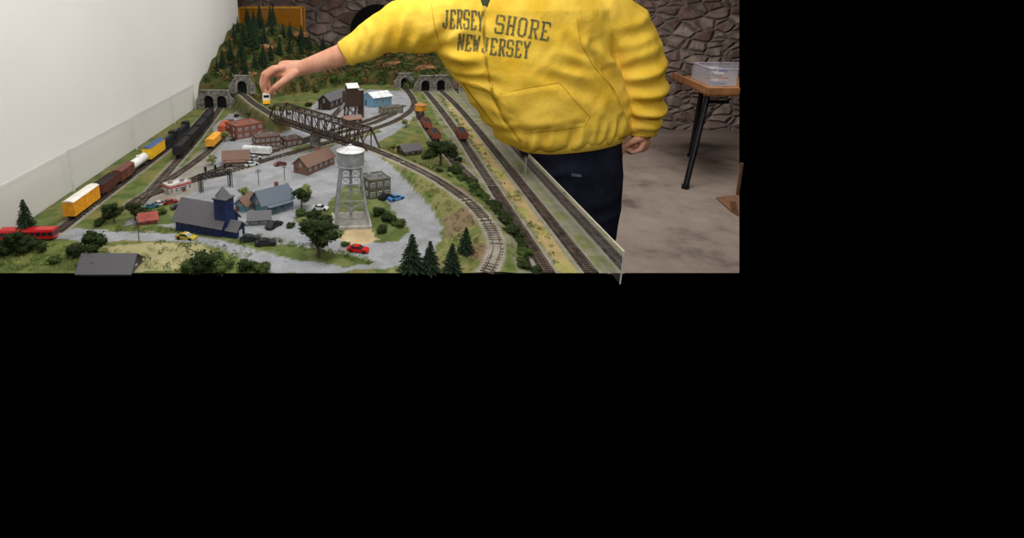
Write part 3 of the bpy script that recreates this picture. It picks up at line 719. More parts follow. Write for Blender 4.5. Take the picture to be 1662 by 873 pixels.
# ------------------------------------------------------------ rolling stock
TRK=mat('truck_black',(.02,.018,.016),.7)
def bogie(t,x):
    mb=MB(); mb.box(0,0,.006,.024,.016,.004)
    for s in(-1,1): mb.box(0,s*.0105,.0055,.026,.002,.004)
    n=10
    for xx in(-.008,.008):
        for y in(-.0088,.0088):
            vs=[]
            for yy in(-.001,.001): vs+=[(xx+.0052*math.cos(2*math.pi*i/n),y+yy,.0052+.0052*math.sin(2*math.pi*i/n)) for i in range(n)]
            mb.add(vs,[(i,(i+1)%n,n+(i+1)%n,n+i) for i in range(n)]+[tuple(range(n-1,-1,-1)),tuple(range(n,2*n))])
    part(mb,'bogie',TRK,t,loc=(x,0,0))
def rail_place(path,px=None,py=None,Y=None):
    fr=frames(path)
    if Y is not None: return min(fr,key=lambda f:abs(f[0].y-Y))
    q=T(px,py); return min(fr,key=lambda f:(f[0].x-q.x)**2+(f[0].y-q.y)**2)
def stock(kind,track,L,c,label,c2=None,h=.046,**kw):
    p,d,n=rail_place(tracks[track],**kw)
    nm={'box':'boxcar','hop':'hopper_car','tank':'tank_car','loco':'locomotive','gon':'gondola_car'}[kind]
    t=top(nm,label,'model train car' if kind!='loco' else 'model locomotive',(p.x,p.y,p.z+.0061),math.atan2(d.y,d.x),group='model trains')
    w=.033; z0=.011; cm=mat('stock_paint',c,.55,var=.08,scale=60); c2m=mat('stock_paint2',c2,.55,var=.08) if c2 else cm
    bogie(t,-L*.34); bogie(t,L*.34)
    if kind=='box':
        mb=MB(); mb.box(0,0,(z0+h)/2,L,w,h-z0)
        for i in range(15):
            for s in(-1,1): mb.box(-L/2+L*(i+.5)/15,s*w/2,(z0+h)/2,.001,.0012,h-z0)
        part(mb,'body',cm,t)
        mb=MB(); mb.yprof([(-w/2-.001,h),(w/2+.001,h),(w/4,h+.004),(-w/4,h+.004)],-L/2-.001,L/2+.001); mb.box(0,0,h+.0045,L,.006,.001); part(mb,'roof',c2m,t)
        for s in(-1,1): mb=MB(); mb.box(0,s*(w/2+.001),(z0+h)/2,.026,.0016,h-z0-.002); part(mb,'door',cm,t)
    elif kind in('hop','gon'):
        mb=MB(); zb=z0 if kind=='gon' else z0+.006
        for s in(-1,1):
            mb.box(0,s*w/2,(zb+h)/2,L,.0015,h-zb); mb.box(s*L/2,0,(zb+h)/2,.0015,w,h-zb)
            for i in range(11): mb.box(-L/2+L*(i+.5)/11,s*(w/2+.001),(zb+h)/2,.0012,.0016,h-zb)
        mb.box(0,0,zb,L,w,.002)
        if kind=='hop':
            for x in(-L*.18,0,L*.18): mb.box(x,0,z0,L*.12,w*.8,.012,taper=1.25)
        part(mb,'body',cm,t)
        mb=MB(); N=10; rings=[]
        for i in range(N+1):
            x=-L/2+.002+(L-.004)*i/N; hh=h-.004+.004*math.sin(i*2.2)**2; rings.append([(x,-w/2+.001,zb+.002),(x,w/2-.001,zb+.002),(x,w/2-.001,h-.006),(x,w*.2,hh+.002),(x,-w*.2,hh+.001),(x,-w/2+.001,h-.006)])
        mb.loft(rings); part(mb,'load',mat('coal_load',(.012,.012,.013),.8,var=.4,scale=300) ,t)
    elif kind=='tank':
        mb=MB(); r_=.0155; mb.loft([[(x,rr*math.cos(i*math.pi/12),.028+rr*math.sin(i*math.pi/12)) for i in range(24)] for x,rr in((-L/2,.006),(-L/2+.003,.012),(-L/2+.008,r_),(L/2-.008,r_),(L/2-.003,.012),(L/2,.006))]); part(mb,'tank',cm,t,smooth=True)
        mb=MB(); mb.cyl(0,0,.042,.049,.006,.006,14); part(mb,'dome',cm,t)
        mb=MB(); mb.box(0,0,.0115,L,.02,.003); part(mb,'underframe',TRK,t)
    else:
        mb=MB(); mb.box(0,0,.013,L,w*.95,.006); mb.box(-L*.04,0,.026,L*.78,w*.62,.026); mb.box(-L*.1,0,.041,L*.5,w*.4,.004); part(mb,'hood',cm,t)
        mb=MB(); mb.box(L*.26,0,.031,L*.16,w*.92,.036); mb.yprof([(-w*.46,.049),(w*.46,.049),(w*.3,.053),(-w*.3,.053)],L*.17,L*.35); part(mb,'cab',c2m,t)
        for s in(-1,1): mb=MB(); mb.box(L*.26,s*w*.465,.041,L*.1,.0008,.009); part(mb,'cab_window',GLASSD,t)
        mb=MB()
        for s in(-1,1):
            mb.bar((-L/2,s*w*.46,.028),(L*.17,s*w*.46,.028),.0006)
            for i in range(6): mb.bar((-L/2+i*L*.13,s*w*.46,.014),(-L/2+i*L*.13,s*w*.46,.028),.0005)
        part(mb,'handrail',cm,t)
    return t
stock('box','L1',.145,s2l(232,160,36),'orange-yellow boxcar with white roof beside the wall',s2l(225,220,210),h=.052,Y=1.50)
stock('hop','L1',.115,s2l(92,52,44),'brown covered hopper car beside the wall',h=.046,Y=1.645)
stock('box','L1',.10,s2l(104,60,50),'brown boxcar beside the wall',h=.044,Y=1.765)
stock('tank','L1',.12,s2l(224,224,220),'white tank car beside the wall',Y=1.885)
stock('box','L1',.14,s2l(236,186,40),'yellow and blue boxcar beside the wall',s2l(60,90,130),h=.052,Y=2.03)
stock('loco','L1',.17,s2l(34,36,40),'black diesel locomotive beside the wall',s2l(30,32,36),Y=2.20)
stock('loco','L1',.15,s2l(40,42,46),'black diesel locomotive coupled behind another',s2l(34,36,38),Y=2.37)
for i in range(4): stock('hop','L2',.155,s2l(34,32,34),'black coal hopper car on the siding',h=.052,Y=2.08+i*.168)
stock('box','L3',.12,s2l(226,160,50),'yellow-orange boxcar beside the brick warehouse',h=.038,px=352,py=238)
stock('box','L3',.11,s2l(176,86,52),'orange-brown boxcar beside the brick warehouse',h=.042,px=364,py=218)
for a in((684,208),(696,226)): stock('gon','B',.11,s2l(150,84,66),'rust red gondola car behind the hedge',h=.034,px=a[0],py=a[1])
stock('gon','A',.12,s2l(156,86,70),'rust red gondola car on the main line',h=.034,px=722,py=226)

# ------------------------------------------------------------ acrylic guards
def acr(name,ior,dfac):
    m=bpy.data.materials.new(name); m.use_nodes=True; nt=m.node_tree; nt.nodes.clear()
    o=nt.nodes.new('ShaderNodeOutputMaterial'); tr=nt.nodes.new('ShaderNodeBsdfTransparent'); tr.inputs[0].default_value=(.98,.985,.98,1); gl=nt.nodes.new('ShaderNodeBsdfGlossy'); gl.inputs['Roughness'].default_value=.03
    df=nt.nodes.new('ShaderNodeBsdfDiffuse'); df.inputs[0].default_value=(.75,.75,.72,1); fr_=nt.nodes.new('ShaderNodeFresnel'); fr_.inputs[0].default_value=ior
    m1=nt.nodes.new('ShaderNodeMixShader'); m2=nt.nodes.new('ShaderNodeMixShader'); m2.inputs[0].default_value=dfac
    nt.links.new(fr_.outputs[0],m1.inputs[0]); nt.links.new(tr.outputs[0],m1.inputs[1]); nt.links.new(gl.outputs[0],m1.inputs[2]); nt.links.new(m1.outputs[0],m2.inputs[1]); nt.links.new(df.outputs[0],m2.inputs[2]); nt.links.new(m2.outputs[0],o.inputs[0]); return m
ACR=acr('clear_acrylic',1.45,.06); ACL=acr('clear_acrylic_thin',1.07,.05)
EDG=mat('acrylic_edge',s2l(196,200,190),.3,var=.05); EDL=mat('acrylic_edge_pale',s2l(214,214,208),.4,var=.05)
def panel(x,y0,y1,h,m,em):
    t=top('acrylic_guard','clear acrylic guard panel standing along the table edge','guard panel',(x,(y0+y1)/2,TZ),0,group='acrylic guards'); L=y1-y0
    mb=MB(); mb.add([(0,-L/2,0),(0,L/2,0),(0,L/2,h),(0,-L/2,h)],[(0,1,2,3)]); part(mb,'sheet',m,t)
    mb=MB(); mb.box(0,0,h,.003,L,.0012); mb.box(0,-L/2,h/2,.003,.0012,h); mb.box(0,L/2,h/2,.003,.0012,h); part(mb,'polished_edge',em,t)
for a,b_ in((1.09,1.85),(1.86,2.62),(2.63,3.35)): panel(XR-.003,a,b_,.078,ACR,EDG)
for a,b_ in((1.285,1.66),(1.67,2.15),(2.16,2.6),(2.61,2.93)): panel(XW+.014,a,b_,.14,ACL,EDL)

# ------------------------------------------------------------ room
def struct(name,me): 
    o=bpy.data.objects.new(name,me); link(o); o['kind']='structure'; return o
WP=mat('white_plaster',s2l(226,224,220),.9,var=.012,scale=3,bump=.03)
mb=MB(); mb.box(XW-.05,(1.15+4.12)/2,1.25,.1,4.12-1.15,2.5); struct('wall_left',mb.mesh('wall_left',[WP]))
SM=bpy.data.materials.new('rubble_stone'); SM.use_nodes=True; nt=SM.node_tree; b=nt.nodes['Principled BSDF']; b.inputs['Roughness'].default_value=.95; b.inputs['Specular IOR Level'].default_value=.1
tc=nt.nodes.new('ShaderNodeTexCoord'); mp=nt.nodes.new('ShaderNodeMapping'); mp.inputs['Scale'].default_value=(3.0,3.0,5.6)
nn=nt.nodes.new('ShaderNodeTexNoise'); nn.inputs['Scale'].default_value=5; nn.inputs['Detail'].default_value=5
mx=nt.nodes.new('ShaderNodeMix'); mx.data_type='VECTOR'; mx.inputs[0].default_value=.2
nt.links.new(tc.outputs['Object'],mp.inputs[0]); nt.links.new(mp.outputs[0],mx.inputs[4]); nt.links.new(tc.outputs['Object'],nn.inputs['Vector']); nt.links.new(nn.outputs['Color'],mx.inputs[5])
v1=nt.nodes.new('ShaderNodeTexVoronoi'); v1.feature='DISTANCE_TO_EDGE'; v1.inputs['Scale'].default_value=2.2
v2=nt.nodes.new('ShaderNodeTexVoronoi'); v2.inputs['Scale'].default_value=2.2
nt.links.new(mx.outputs[1],v1.inputs['Vector']); nt.links.new(mx.outputs[1],v2.inputs['Vector'])
sep=nt.nodes.new('ShaderNodeSeparateColor'); nt.links.new(v2.outputs['Color'],sep.inputs[0])
rr=nt.nodes.new('ShaderNodeValToRGB'); e=rr.color_ramp.elements; e[0].color=(*s2l(128,108,102),1); e[1].color=(*s2l(196,180,170),1)
for pos,cc_ in((.3,s2l(150,124,118)),(.5,s2l(174,154,146)),(.75,s2l(140,128,122))): q=e.new(pos); q.color=(*cc_,1)
nt.links.new(sep.outputs[0],rr.inputs[0])
n3=nt.nodes.new('ShaderNodeTexNoise'); n3.inputs['Scale'].default_value=9; n3.inputs['Detail'].default_value=9; nt.links.new(tc.outputs['Object'],n3.inputs['Vector'])
m3=nt.nodes.new('ShaderNodeMix'); m3.data_type='RGBA'; m3.blend_type='MULTIPLY'; m3.inputs[0].default_value=.8
r3=nt.nodes.new('ShaderNodeValToRGB'); r3.color_ramp.elements[0].position=.38; r3.color_ramp.elements[0].color=(.5,.46,.46,1); r3.color_ramp.elements[1].position=.6; r3.color_ramp.elements[1].color=(1.15,1.12,1.1,1)
nt.links.new(n3.outputs['Fac'],r3.inputs[0]); nt.links.new(rr.outputs[0],m3.inputs[6]); nt.links.new(r3.outputs[0],m3.inputs[7])
m4=nt.nodes.new('ShaderNodeMix'); m4.data_type='RGBA'; r4=nt.nodes.new('ShaderNodeMapRange'); r4.inputs[1].default_value=.0; r4.inputs[2].default_value=.16
nt.links.new(v1.outputs['Distance'],r4.inputs[0]); nt.links.new(r4.outputs[0],m4.inputs[0]); m4.inputs[6].default_value=(*s2l(150,136,128),1); nt.links.new(m3.outputs[2],m4.inputs[7]); nt.links.new(m4.outputs[2],b.inputs['Base Color'])
ad=nt.nodes.new('ShaderNodeMath'); ad.operation='MULTIPLY_ADD'; ad.inputs[1].default_value=.9; nt.links.new(n3.outputs['Fac'],ad.inputs[0]); nt.links.new(r4.outputs[0],ad.inputs[2])
bp=nt.nodes.new('ShaderNodeBump'); bp.inputs['Strength'].default_value=.8; bp.inputs['Distance'].default_value=.045; nt.links.new(ad.outputs[0],bp.inputs['Height']); nt.links.new(bp.outputs['Normal'],b.inputs['Normal'])
mb=MB(); YB=6.0
def rx(z): d=YB*C-(z-CAM_H)*S; return 600/F*d
mb.add([(-3,YB,0),(rx(0),YB,0),(rx(2.5),YB,2.5),(-3,YB,2.5)],[(0,1,2,3)]); struct('wall_back',mb.mesh('wall_back',[SM]))
FM=bpy.data.materials.new('concrete_floor'); FM.use_nodes=True; nt=FM.node_tree; b=nt.nodes['Principled BSDF']; b.inputs['Roughness'].default_value=.8
tc=nt.nodes.new('ShaderNodeTexCoord'); n1=nt.nodes.new('ShaderNodeTexNoise'); n1.inputs['Scale'].default_value=2.2; n1.inputs['Detail'].default_value=10; n1.inputs['Roughness'].default_value=.7
nt.links.new(tc.outputs['Object'],n1.inputs['Vector']); r1=nt.nodes.new('ShaderNodeValToRGB'); e=r1.color_ramp.elements; e[0].position=.34; e[0].color=(*s2l(96,84,76),1); e[1].position=.68; e[1].color=(*s2l(160,146,136),1); q=e.new(.46); q.color=(*s2l(138,124,114),1)
nt.links.new(n1.outputs['Fac'],r1.inputs[0]); nt.links.new(r1.outputs[0],b.inputs['Base Color'])
bp=nt.nodes.new('ShaderNodeBump'); bp.inputs['Strength'].default_value=.3; bp.inputs['Distance'].default_value=.02; nt.links.new(n1.outputs['Fac'],bp.inputs['Height']); nt.links.new(bp.outputs['Normal'],b.inputs['Normal'])
fp=at_height(1200,443,0)
poly=[(-3,6.0),(rx(0),6.0),(fp.x,fp.y),(1.40,fp.y),(.68,YF),(-1.0,YF),(-3,YF)]
mb=MB(); mb.add([(x,y,0) for x,y in poly],[tuple(range(len(poly)-1,-1,-1))]); struct('floor',mb.mesh('floor',[FM]))
mb=MB(); mb.add([(-3,-1.5,2.5),(4.3,-1.5,2.5),(4.3,6,2.5),(-3,6,2.5)],[(0,1,2,3)]); struct('ceiling',mb.mesh('ceiling',[mat('ceiling_white',(.75,.74,.72),.9,var=.02)]))
q=at_depth(612,40,5.96); mb=MB(); prof=[(-.28,-.5),(.28,-.5)]+[(.28*math.cos(a*math.pi/16),.26*math.sin(a*math.pi/16)) for a in range(17)]  # solid black arch just before the wall, its depth only painted as darkness
mb.xprof(prof,-.03,.02); o_=struct('shade_arch',mb.mesh('shade_arch',[DARK])); o_.location=(q.x,5.97,q.z-.05); o_['label']='black arched panel painted as a dark recess in the stone wall'

AM=bpy.data.materials.new('amber_acrylic'); AM.use_nodes=True; b=AM.node_tree.nodes['Principled BSDF']; b.inputs['Base Color'].default_value=(*s2l(176,112,20),1); b.inputs['Roughness'].default_value=.12; b.inputs['Alpha'].default_value=.5
a=at_depth(392,12,4.65); b_=at_depth(493,70,4.65)
w=b_.x-a.x; zt=a.z; cab=top('display_case','amber acrylic display case with dark models inside','display case',((a.x+b_.x)/2,4.65,TZ-.01),0); HH=zt-TZ+.01
mb=MB(); mb.box(0,-.1,HH/2,w,.003,HH); mb.box(0,.1,HH/2,w,.003,HH); mb.box(-w/2,0,HH/2,.003,.2,HH); mb.box(w/2,0,HH/2,.003,.2,HH); mb.box(0,0,HH,w,.2,.003); part(mb,'amber_panels',AM,cab)
mb=MB(); fw=.014; AMF=mat('amber_frame',s2l(186,132,34),.4)
for s in(-1,1): mb.box(s*w/2,-.1,HH/2,fw,fw,HH); mb.box(s*w/2,.1,HH/2,fw,fw,HH); mb.box(0,s*.1,HH,w,fw,fw); mb.box(0,s*.1,.01,w,fw,fw)
part(mb,'frame',AMF,cab)
mb=MB(); mb.box(0,0,HH-.24,w*.9,.15,.008); part(mb,'shelf',AMF,cab)
for i in range(4):
    mb=MB(); mb.box(0,0,.035,.085,.06,.07,taper=.6); mb.cyl(0,0,.07,.13,.018,.01,10); mb.box(.03,0,.05,.03,.05,.10)
    part(mb,'stored_model',mat('dark_model',(.03,.02,.015),.6),cab,loc=(-.16+i*.105,-.02,HH-.235))

TW=mat('tan_wood',s2l(172,120,76),.55,var=.15,scale=12)
ft=top('folding_table','tan wood-topped folding table with black steel legs','table',(0,0,0))
def rX(Y,z): return 600/F*(Y*C-(z-CAM_H)*S)-.004
tp=[(2.60,4.20),(rX(4.20,.73),4.20),(rX(5.06,.73),5.06),(2.78,5.06)]
mb=MB(); mb.prism(tp,.715,.745); part(mb,'top',TW,ft)
mb=MB()
for i in(3,0):
    a=tp[i]; b=tp[(i+1)%4]; d=Vector((b[0]-a[0],b[1]-a[1],0)); mb.box((a[0]+b[0])/2,(a[1]+b[1])/2,.755,d.length,.015,.05,rot=math.atan2(d.y,d.x))
part(mb,'rim',TW,ft)
LG=mat('black_steel',(.01,.01,.012),.4,.3)
f1=at_height(1112,306,0)
for a,b in(((f1.x,f1.y,0),(2.64,4.27,.71)),((3.0,4.97,0),(3.02,4.98,.71))):
    mb=MB(); mb.bar(a,b,.021,10); mb.bar((a[0],a[1],0),(a[0],a[1],.03),.028,10); part(mb,'leg',LG,ft)
mb=MB(); mb.bar((2.64,4.27,.66),(2.80,4.26,.66),.014,8); mb.bar((2.60,4.22,.55),(2.8,4.24,.69),.008,8); part(mb,'brace',LG,ft)
CB=bpy.data.materials.new('clear_plastic'); CB.use_nodes=True; b=CB.node_tree.nodes['Principled BSDF']; b.inputs['Base Color'].default_value=(.7,.72,.8,1); b.inputs['Roughness'].default_value=.12; b.inputs['Alpha'].default_value=.25
bn=top('storage_bin','clear plastic storage bin filled with papers and parts','storage bin',(0,0,0))
bp_=[(2.77,4.48),(rX(4.48,.83)-.01,4.48),(rX(4.9,.83)-.01,4.9),(2.86,4.9)]
mb=MB(); zb=.747
for i in(0,2,3):
    a=bp_[i]; b=bp_[(i+1)%4]; d=Vector((b[0]-a[0],b[1]-a[1],0)); mb.box((a[0]+b[0])/2,(a[1]+b[1])/2,zb+.07,d.length,.004,.14,rot=math.atan2(d.y,d.x))
mb.prism(bp_,zb,zb+.004); part(mb,'bin_walls',CB,bn)
mb=MB()
for i in(0,2,3):
    a=bp_[i]; b=bp_[(i+1)%4]; d=Vector((b[0]-a[0],b[1]-a[1],0)); mb.box((a[0]+b[0])/2,(a[1]+b[1])/2,zb+.14,d.length,.012,.006,rot=math.atan2(d.y,d.x))
part(mb,'bin_rim',mat('lavender_plastic',s2l(206,204,224),.3),bn)
CC=[s2l(90,120,170),s2l(200,196,190),s2l(160,90,80),s2l(70,80,90),s2l(214,210,200),s2l(60,90,150),s2l(190,190,200)]
for i in range(7):
    x=2.89+.02*(i%3)+.015*i; y=4.57+.035*i; t=top('booklet','small printed booklet lying in the plastic bin','booklet',(x,y,zb+.013+.016*i),.3*i,group='booklets in the bin')
    mb=MB(); mb.box(0,0,0,.10,.07,.014); part(mb,'cover',mat('booklet_cover',CC[i],.6),t); mb=MB(); mb.box(0,.001,0,.098,.070,.010); part(mb,'pages',WHITE,t)
q1=at_height(1162,322,0); q2=at_height(1199,318,0); q3=at_height(1199,352,0); q4=at_height(1186,344,0)
cbp=[(q1.x,q1.y),(q4.x,q4.y),(q3.x,q3.y),(q2.x,q2.y)]
cb=top('cardboard_box','open brown cardboard box on the concrete floor','box',(0,0,0)); CBM=mat('cardboard',s2l(128,92,66),.85,var=.1)
mb=MB(); mb.prism(cbp,.0,.01); part(mb,'bottom',CBM,cb)
mb=MB(); mb.add([(q4.x,q4.y,.01),(q3.x,q3.y,.01),(q3.x+.0,q3.y+.05,.09),(q4.x,q4.y+.03,.07)],[(0,1,2,3)]); part(mb,'flap',CBM,cb)
mb=MB(); mb.bar((q2.x-.012,q2.y,0.01),(q2.x-.02,q2.y,.26),.012,4); part(mb,'side_panel',CBM,cb)

# ------------------------------------------------------------ the person
PY=1.9
SKIN=mat('skin',s2l(212,158,130),.55,col2=s2l(196,134,108),scale=30,spec=.35)
def ringat(c,ax,ay,rx_,ry_,n=28,e=2.0):
    out=[]
    for i in range(n):
        a=2*math.pi*i/n; ca,sa=math.cos(a),math.sin(a)
        u=math.copysign(abs(ca)**(2/e),ca); v=math.copysign(abs(sa)**(2/e),sa); out.append(c+ax*rx_*u+ay*ry_*v)
    return out
def tube(mb,pts,rad,flat_=None,up=None,n=20):
    P=[Vector(p) for p in pts]; rings=[]
    d0=(P[1]-P[0]).normalized(); d1=(P[-1]-P[-2]).normalized()
    PP=[P[0]-d0*rad[0]*.85,P[0]-d0*rad[0]*.5]+P+[P[-1]+d1*rad[-1]*.5,P[-1]+d1*rad[-1]*.85]; RR=[rad[0]*.45,rad[0]*.85]+list(rad)+[rad[-1]*.85,rad[-1]*.45]
    for i,p in enumerate(PP):
        a=PP[max(0,i-1)]; b=PP[min(len(PP)-1,i+1)]; d=(b-a).normalized()
        ref=Vector(up) if up else (Vector((0,1,0)) if abs(d.y)<.8 else Vector((0,0,1)))
        x=d.cross(ref).normalized(); y=d.cross(x).normalized()
        rings.append(ringat(p,x,y,RR[i],RR[i]*(flat_ or 1),n))
    mb.loft(rings)
def remeshed(mb,name,vox,mats,smooth=2):
    me=mb.mesh(name+'_src',mats); o=bpy.data.objects.new('tmp',me); link(o)
    m=o.modifiers.new('r','REMESH'); m.mode='VOXEL'; m.voxel_size=vox; m.use_smooth_shade=True
    s=o.modifiers.new('s','SMOOTH'); s.factor=.5; s.iterations=smooth
    dg=bpy.context.evaluated_depsgraph_get(); dg.update(); ev=o.evaluated_get(dg); out=bpy.data.meshes.new_from_object(ev); out.name=name
    bpy.data.objects.remove(o); bpy.data.meshes.remove(me)
    out.materials.clear()
    for mm in mats: out.materials.append(mm)
    out.polygons.foreach_set('use_smooth',[True]*len(out.polygons))
    return out
D_=at_depth
neck=D_(796,-22,PY)
body=MB()
hc=Vector((neck.x-.03,PY-.02,neck.z+.20))
body.ball(hc,.10,12,sc=(.80,.98,1.12)); body.ball(hc+Vector((0,-.025,-.065)),.065,10,sc=(.9,1,.9))
tube(body,[neck-Vector((0,0,.08)),neck+Vector((-.005,0,.03)),hc-Vector((0,-.01,.06))],[.07,.06,.055])
tube(body,[hc+Vector((0,-.088,.015)),hc+Vector((0,-.108,-.018)),hc+Vector((0,-.102,-.028))],[.008,.012,.011])
for s in(-1,1):
    body.ball(hc+Vector((s*.082,.005,-.01)),.022,8,sc=(.35,.7,1.2)); body.ball(hc+Vector((s*.03,-.08,.03)),.018,8,sc=(1.2,.6,.4))
    body.ball(hc+Vector((s*.035,-.07,-.03)),.025,8,sc=(1,.7,.9))
body.ball(hc+Vector((0,-.087,-.062)),.02,8,sc=(1.2,.5,.3)); body.ball(hc+Vector((0,-.084,-.072)),.018,8,sc=(1.1,.6,.35)); body.ball(hc+Vector((0,-.078,-.105)),.022,8)
tor=[(-20,780,860,.06),(0,735,950,.09),(40,738,955,.11),(100,760,960,.12),(170,810,980,.12),(230,855,990,.115),(262,858,992,.11)]
rings=[]
for py,xl,xr,ry in tor:
    a=D_(xl,py,PY); b=D_(xr,py,PY); rings.append(ringat((a+b)/2,Vector((1,0,0)),Vector((0,1,0)),(b.x-a.x)/2,ry,28,2.2))
body.loft(rings)
hipz=D_(920,245,PY).z
for X0,X1 in((.665,.67),(.80,.80)):
    tube(body,[(X0,PY+.02,hipz-.02),(X1,PY+.02,.52),(X1,PY+.05,.12)],[.08,.055,.04])
    tube(body,[(X1,PY+.05,.07),(X1,PY-.05,.045),(X1,PY-.12,.035)],[.04,.035,.028])
def PT(l): return [D_(a,b,c) for a,b,c in l]
tube(body,PT([(745,32,1.9),(690,40,1.9),(640,55,1.9),(600,75,1.9),(560,87,1.905),(520,101,1.92),(490,110,1.935)]),[.055,.052,.046,.045,.040,.033,.0265],flat_=None)
HY=1.94
tube(body,PT([(494,109,HY),(478,112,HY),(462,113,HY)]),[.026,.031,.033],flat_=.85)
body.ball(D_(460,118,HY+.01),.036,10,sc=(1.0,1.15,.62))
fing=[([(458,110,1.915),(446,112,1.905),(433,123,1.90),(429,138,1.905),(431,151,1.915)],[.013,.0115,.0100,.0088,.0075]),
      ([(458,110,1.94),(443,111,1.93),(428,120,1.928),(424,135,1.93),(428,149,1.93)],[.013,.0115,.0100,.0088,.0075]),
      ([(460,112,1.965),(447,115,1.96),(434,128,1.965),(438,143,1.962),(446,152,1.955)],[.012,.011,.0098,.0085,.0072]),
      ([(466,116,1.985),(457,121,1.985),(450,136,1.985),(455,148,1.98)],[.011,.0098,.0085,.007]),
      ([(482,116,1.925),(470,124,1.905),(457,134,1.893),(446,142,1.893),(438,150,1.902)],[.015,.0155,.0125,.0108,.0085])]
for p,r_ in fing: tube(body,PT(p),r_,n=12)
tube(body,PT([(975,30,1.9),(1018,90,1.9),(1040,150,1.88),(1041,200,1.86),(1040,222,1.86)]),[.055,.05,.045,.036,.029])
body.ball(D_(1038,232,1.86),.038,10,sc=(.95,.75,.9))
for i in range(4):
    y=1.83+.021*i
    tube(body,PT([(1044-i,232,y),(1038-i,243,y-.004),(1026-i,247,y),(1018-i*1.5,242,y+.004)]),[.0125,.0105,.0095,.0085],n=12)
tube(body,PT([(1040,224,1.83),(1024,230,1.82),(1012,238,1.825),(1010,247,1.83)]),[.014,.0125,.0105,.0085],n=12)
bme=remeshed(body,'person',.0036,[SKIN],2)
person=top('person','person in yellow hoodie and navy trousers reaching over the railway','person',(0,0,0),data=bme)
YEL=bpy.data.materials.new('yellow_fleece'); YEL.use_nodes=True; nt=YEL.node_tree; b=nt.nodes['Principled BSDF']; b.inputs['Roughness'].default_value=1; b.inputs['Specular IOR Level'].default_value=0
tc=nt.nodes.new('ShaderNodeTexCoord'); n1=nt.nodes.new('ShaderNodeTexNoise'); n1.inputs['Scale'].default_value=9; n1.inputs['Detail'].default_value=8
r1=nt.nodes.new('ShaderNodeValToRGB'); r1.color_ramp.elements[0].color=(*s2l(228,182,52),1); r1.color_ramp.elements[1].color=(*s2l(248,208,84),1); r1.color_ramp.elements[0].position=.3; r1.color_ramp.elements[1].position=.65
n2=nt.nodes.new('ShaderNodeTexNoise'); n2.inputs['Scale'].default_value=70; n2.inputs['Detail'].default_value=10
bp=nt.nodes.new('ShaderNodeBump'); bp.inputs['Strength'].default_value=.4; bp.inputs['Distance'].default_value=.004
nt.links.new(tc.outputs['Object'],n1.inputs['Vector']); nt.links.new(tc.outputs['Object'],n2.inputs['Vector']); nt.links.new(n1.outputs['Fac'],r1.inputs[0]); nt.links.new(r1.outputs[0],b.inputs['Base Color']); nt.links.new(n2.outputs['Fac'],bp.inputs['Height']); nt.links.new(bp.outputs['Normal'],b.inputs['Normal'])
YRIB=striped('yellow_rib',s2l(240,198,70),s2l(206,164,46),60,'X',rough=1)
hd=MB(); rings=[]
tor=[(-34,772,845,.085,0),(-22,735,905,.105,0),(-8,705,975,.12,0),(15,698,1005,.14,0),(50,700,1000,.15,0),(90,712,997,.16,0),(130,742,1003,.165,.03),(170,775,1012,.168,.09),(200,803,1016,.165,.14),(214,818,1014,.158,.15),(222,832,1008,.148,.155)]
for py,xl,xr,ry,tl in tor:
    a=D_(xl,py,PY); b=D_(xr,py,PY); rings.append(ringat((a+b)/2,Vector((1,0,tl)),Vector((0,1,0)),(b.x-a.x)/2,ry,36,2.25))
hd.loft(rings)
tube(hd,PT([(775,22,1.9),(705,34,1.9),(648,44,1.9),(607,62,1.9),(578,78,1.902),(569,82,1.903)]),[.105,.098,.088,.064,.053,.050],n=24)
tube(hd,PT([(965,22,1.9),(1008,50,1.895),(1033,98,1.88),(1041,145,1.865),(1043,182,1.86),(1042,200,1.86)]),[.10,.099,.092,.080,.070,.060],n=24)
hr=[]
for i in range(19):
    a=-math.pi*.5+ (i/18-.5)*2*math.pi*.86+math.pi; hr.append(neck+Vector((.115*math.cos(a),.01+.10*math.sin(a),.0+.02*math.sin(a))))
tube(hd,hr,[.03]*3+[.042]*13+[.03]*3,n=12)
hme=remeshed(hd,'hoodie',.0050,[YEL],5)
co=np.zeros(len(hme.vertices)*3); hme.vertices.foreach_get('co',co); co=co.reshape(-1,3)
no=[v.normal.copy() for v in hme.vertices]
FOLDS=[((700,78),(770,60),9,.010),((712,92),(760,100),7,.008),((690,70),(735,25),10,.009),((650,85),(668,20),7,.007),((625,80),(640,15),6,.007),((600,85),(608,40),5,.006),((585,92),(590,50),5,.005),
       ((745,138),(820,176),8,.007),((770,172),(830,190),7,.007),((800,200),(900,205),8,.007),((900,60),(955,100),8,.008),((930,40),(985,95),9,.009),((965,110),(1008,190),7,.012),((940,66),(975,140),7,.010),
       ((1000,140),(1070,118),8,.010),((1005,160),(1075,150),8,.010),((1010,185),(1072,176),6,.009),((1000,110),(1060,85),8,.008),((985,60),(1040,40),9,.007),
       ((860,225),(868,190),5,.005),((900,224),(905,186),5,.005),((940,222),(946,180),5,.005),((975,220),(982,175),5,.006),((840,222),(842,195),5,.005),
       ((860,110),(940,150),8,.006),((730,110),(790,130),7,.006),((880,90),(960,110),8,.006)]
FS=[(D_(a[0],a[1],PY),D_(b[0],b[1],PY),w*.0021,dp) for a,b,w,dp in FOLDS]
P0=np.array([[f[0].x,f[0].z] for f in FS]); P1=np.array([[f[1].x,f[1].z] for f in FS]); FW=np.array([f[2] for f in FS]); FD=np.array([f[3] for f in FS])
wob=np.array([[noise.noise(Vector((c_[0]*8,c_[1]*8,c_[2]*8))),noise.noise(Vector((c_[0]*8+9,c_[1]*8,c_[2]*8)))] for c_ in co])
q2=co[:,[0,2]]+wob*.022; fd=np.zeros(len(co))
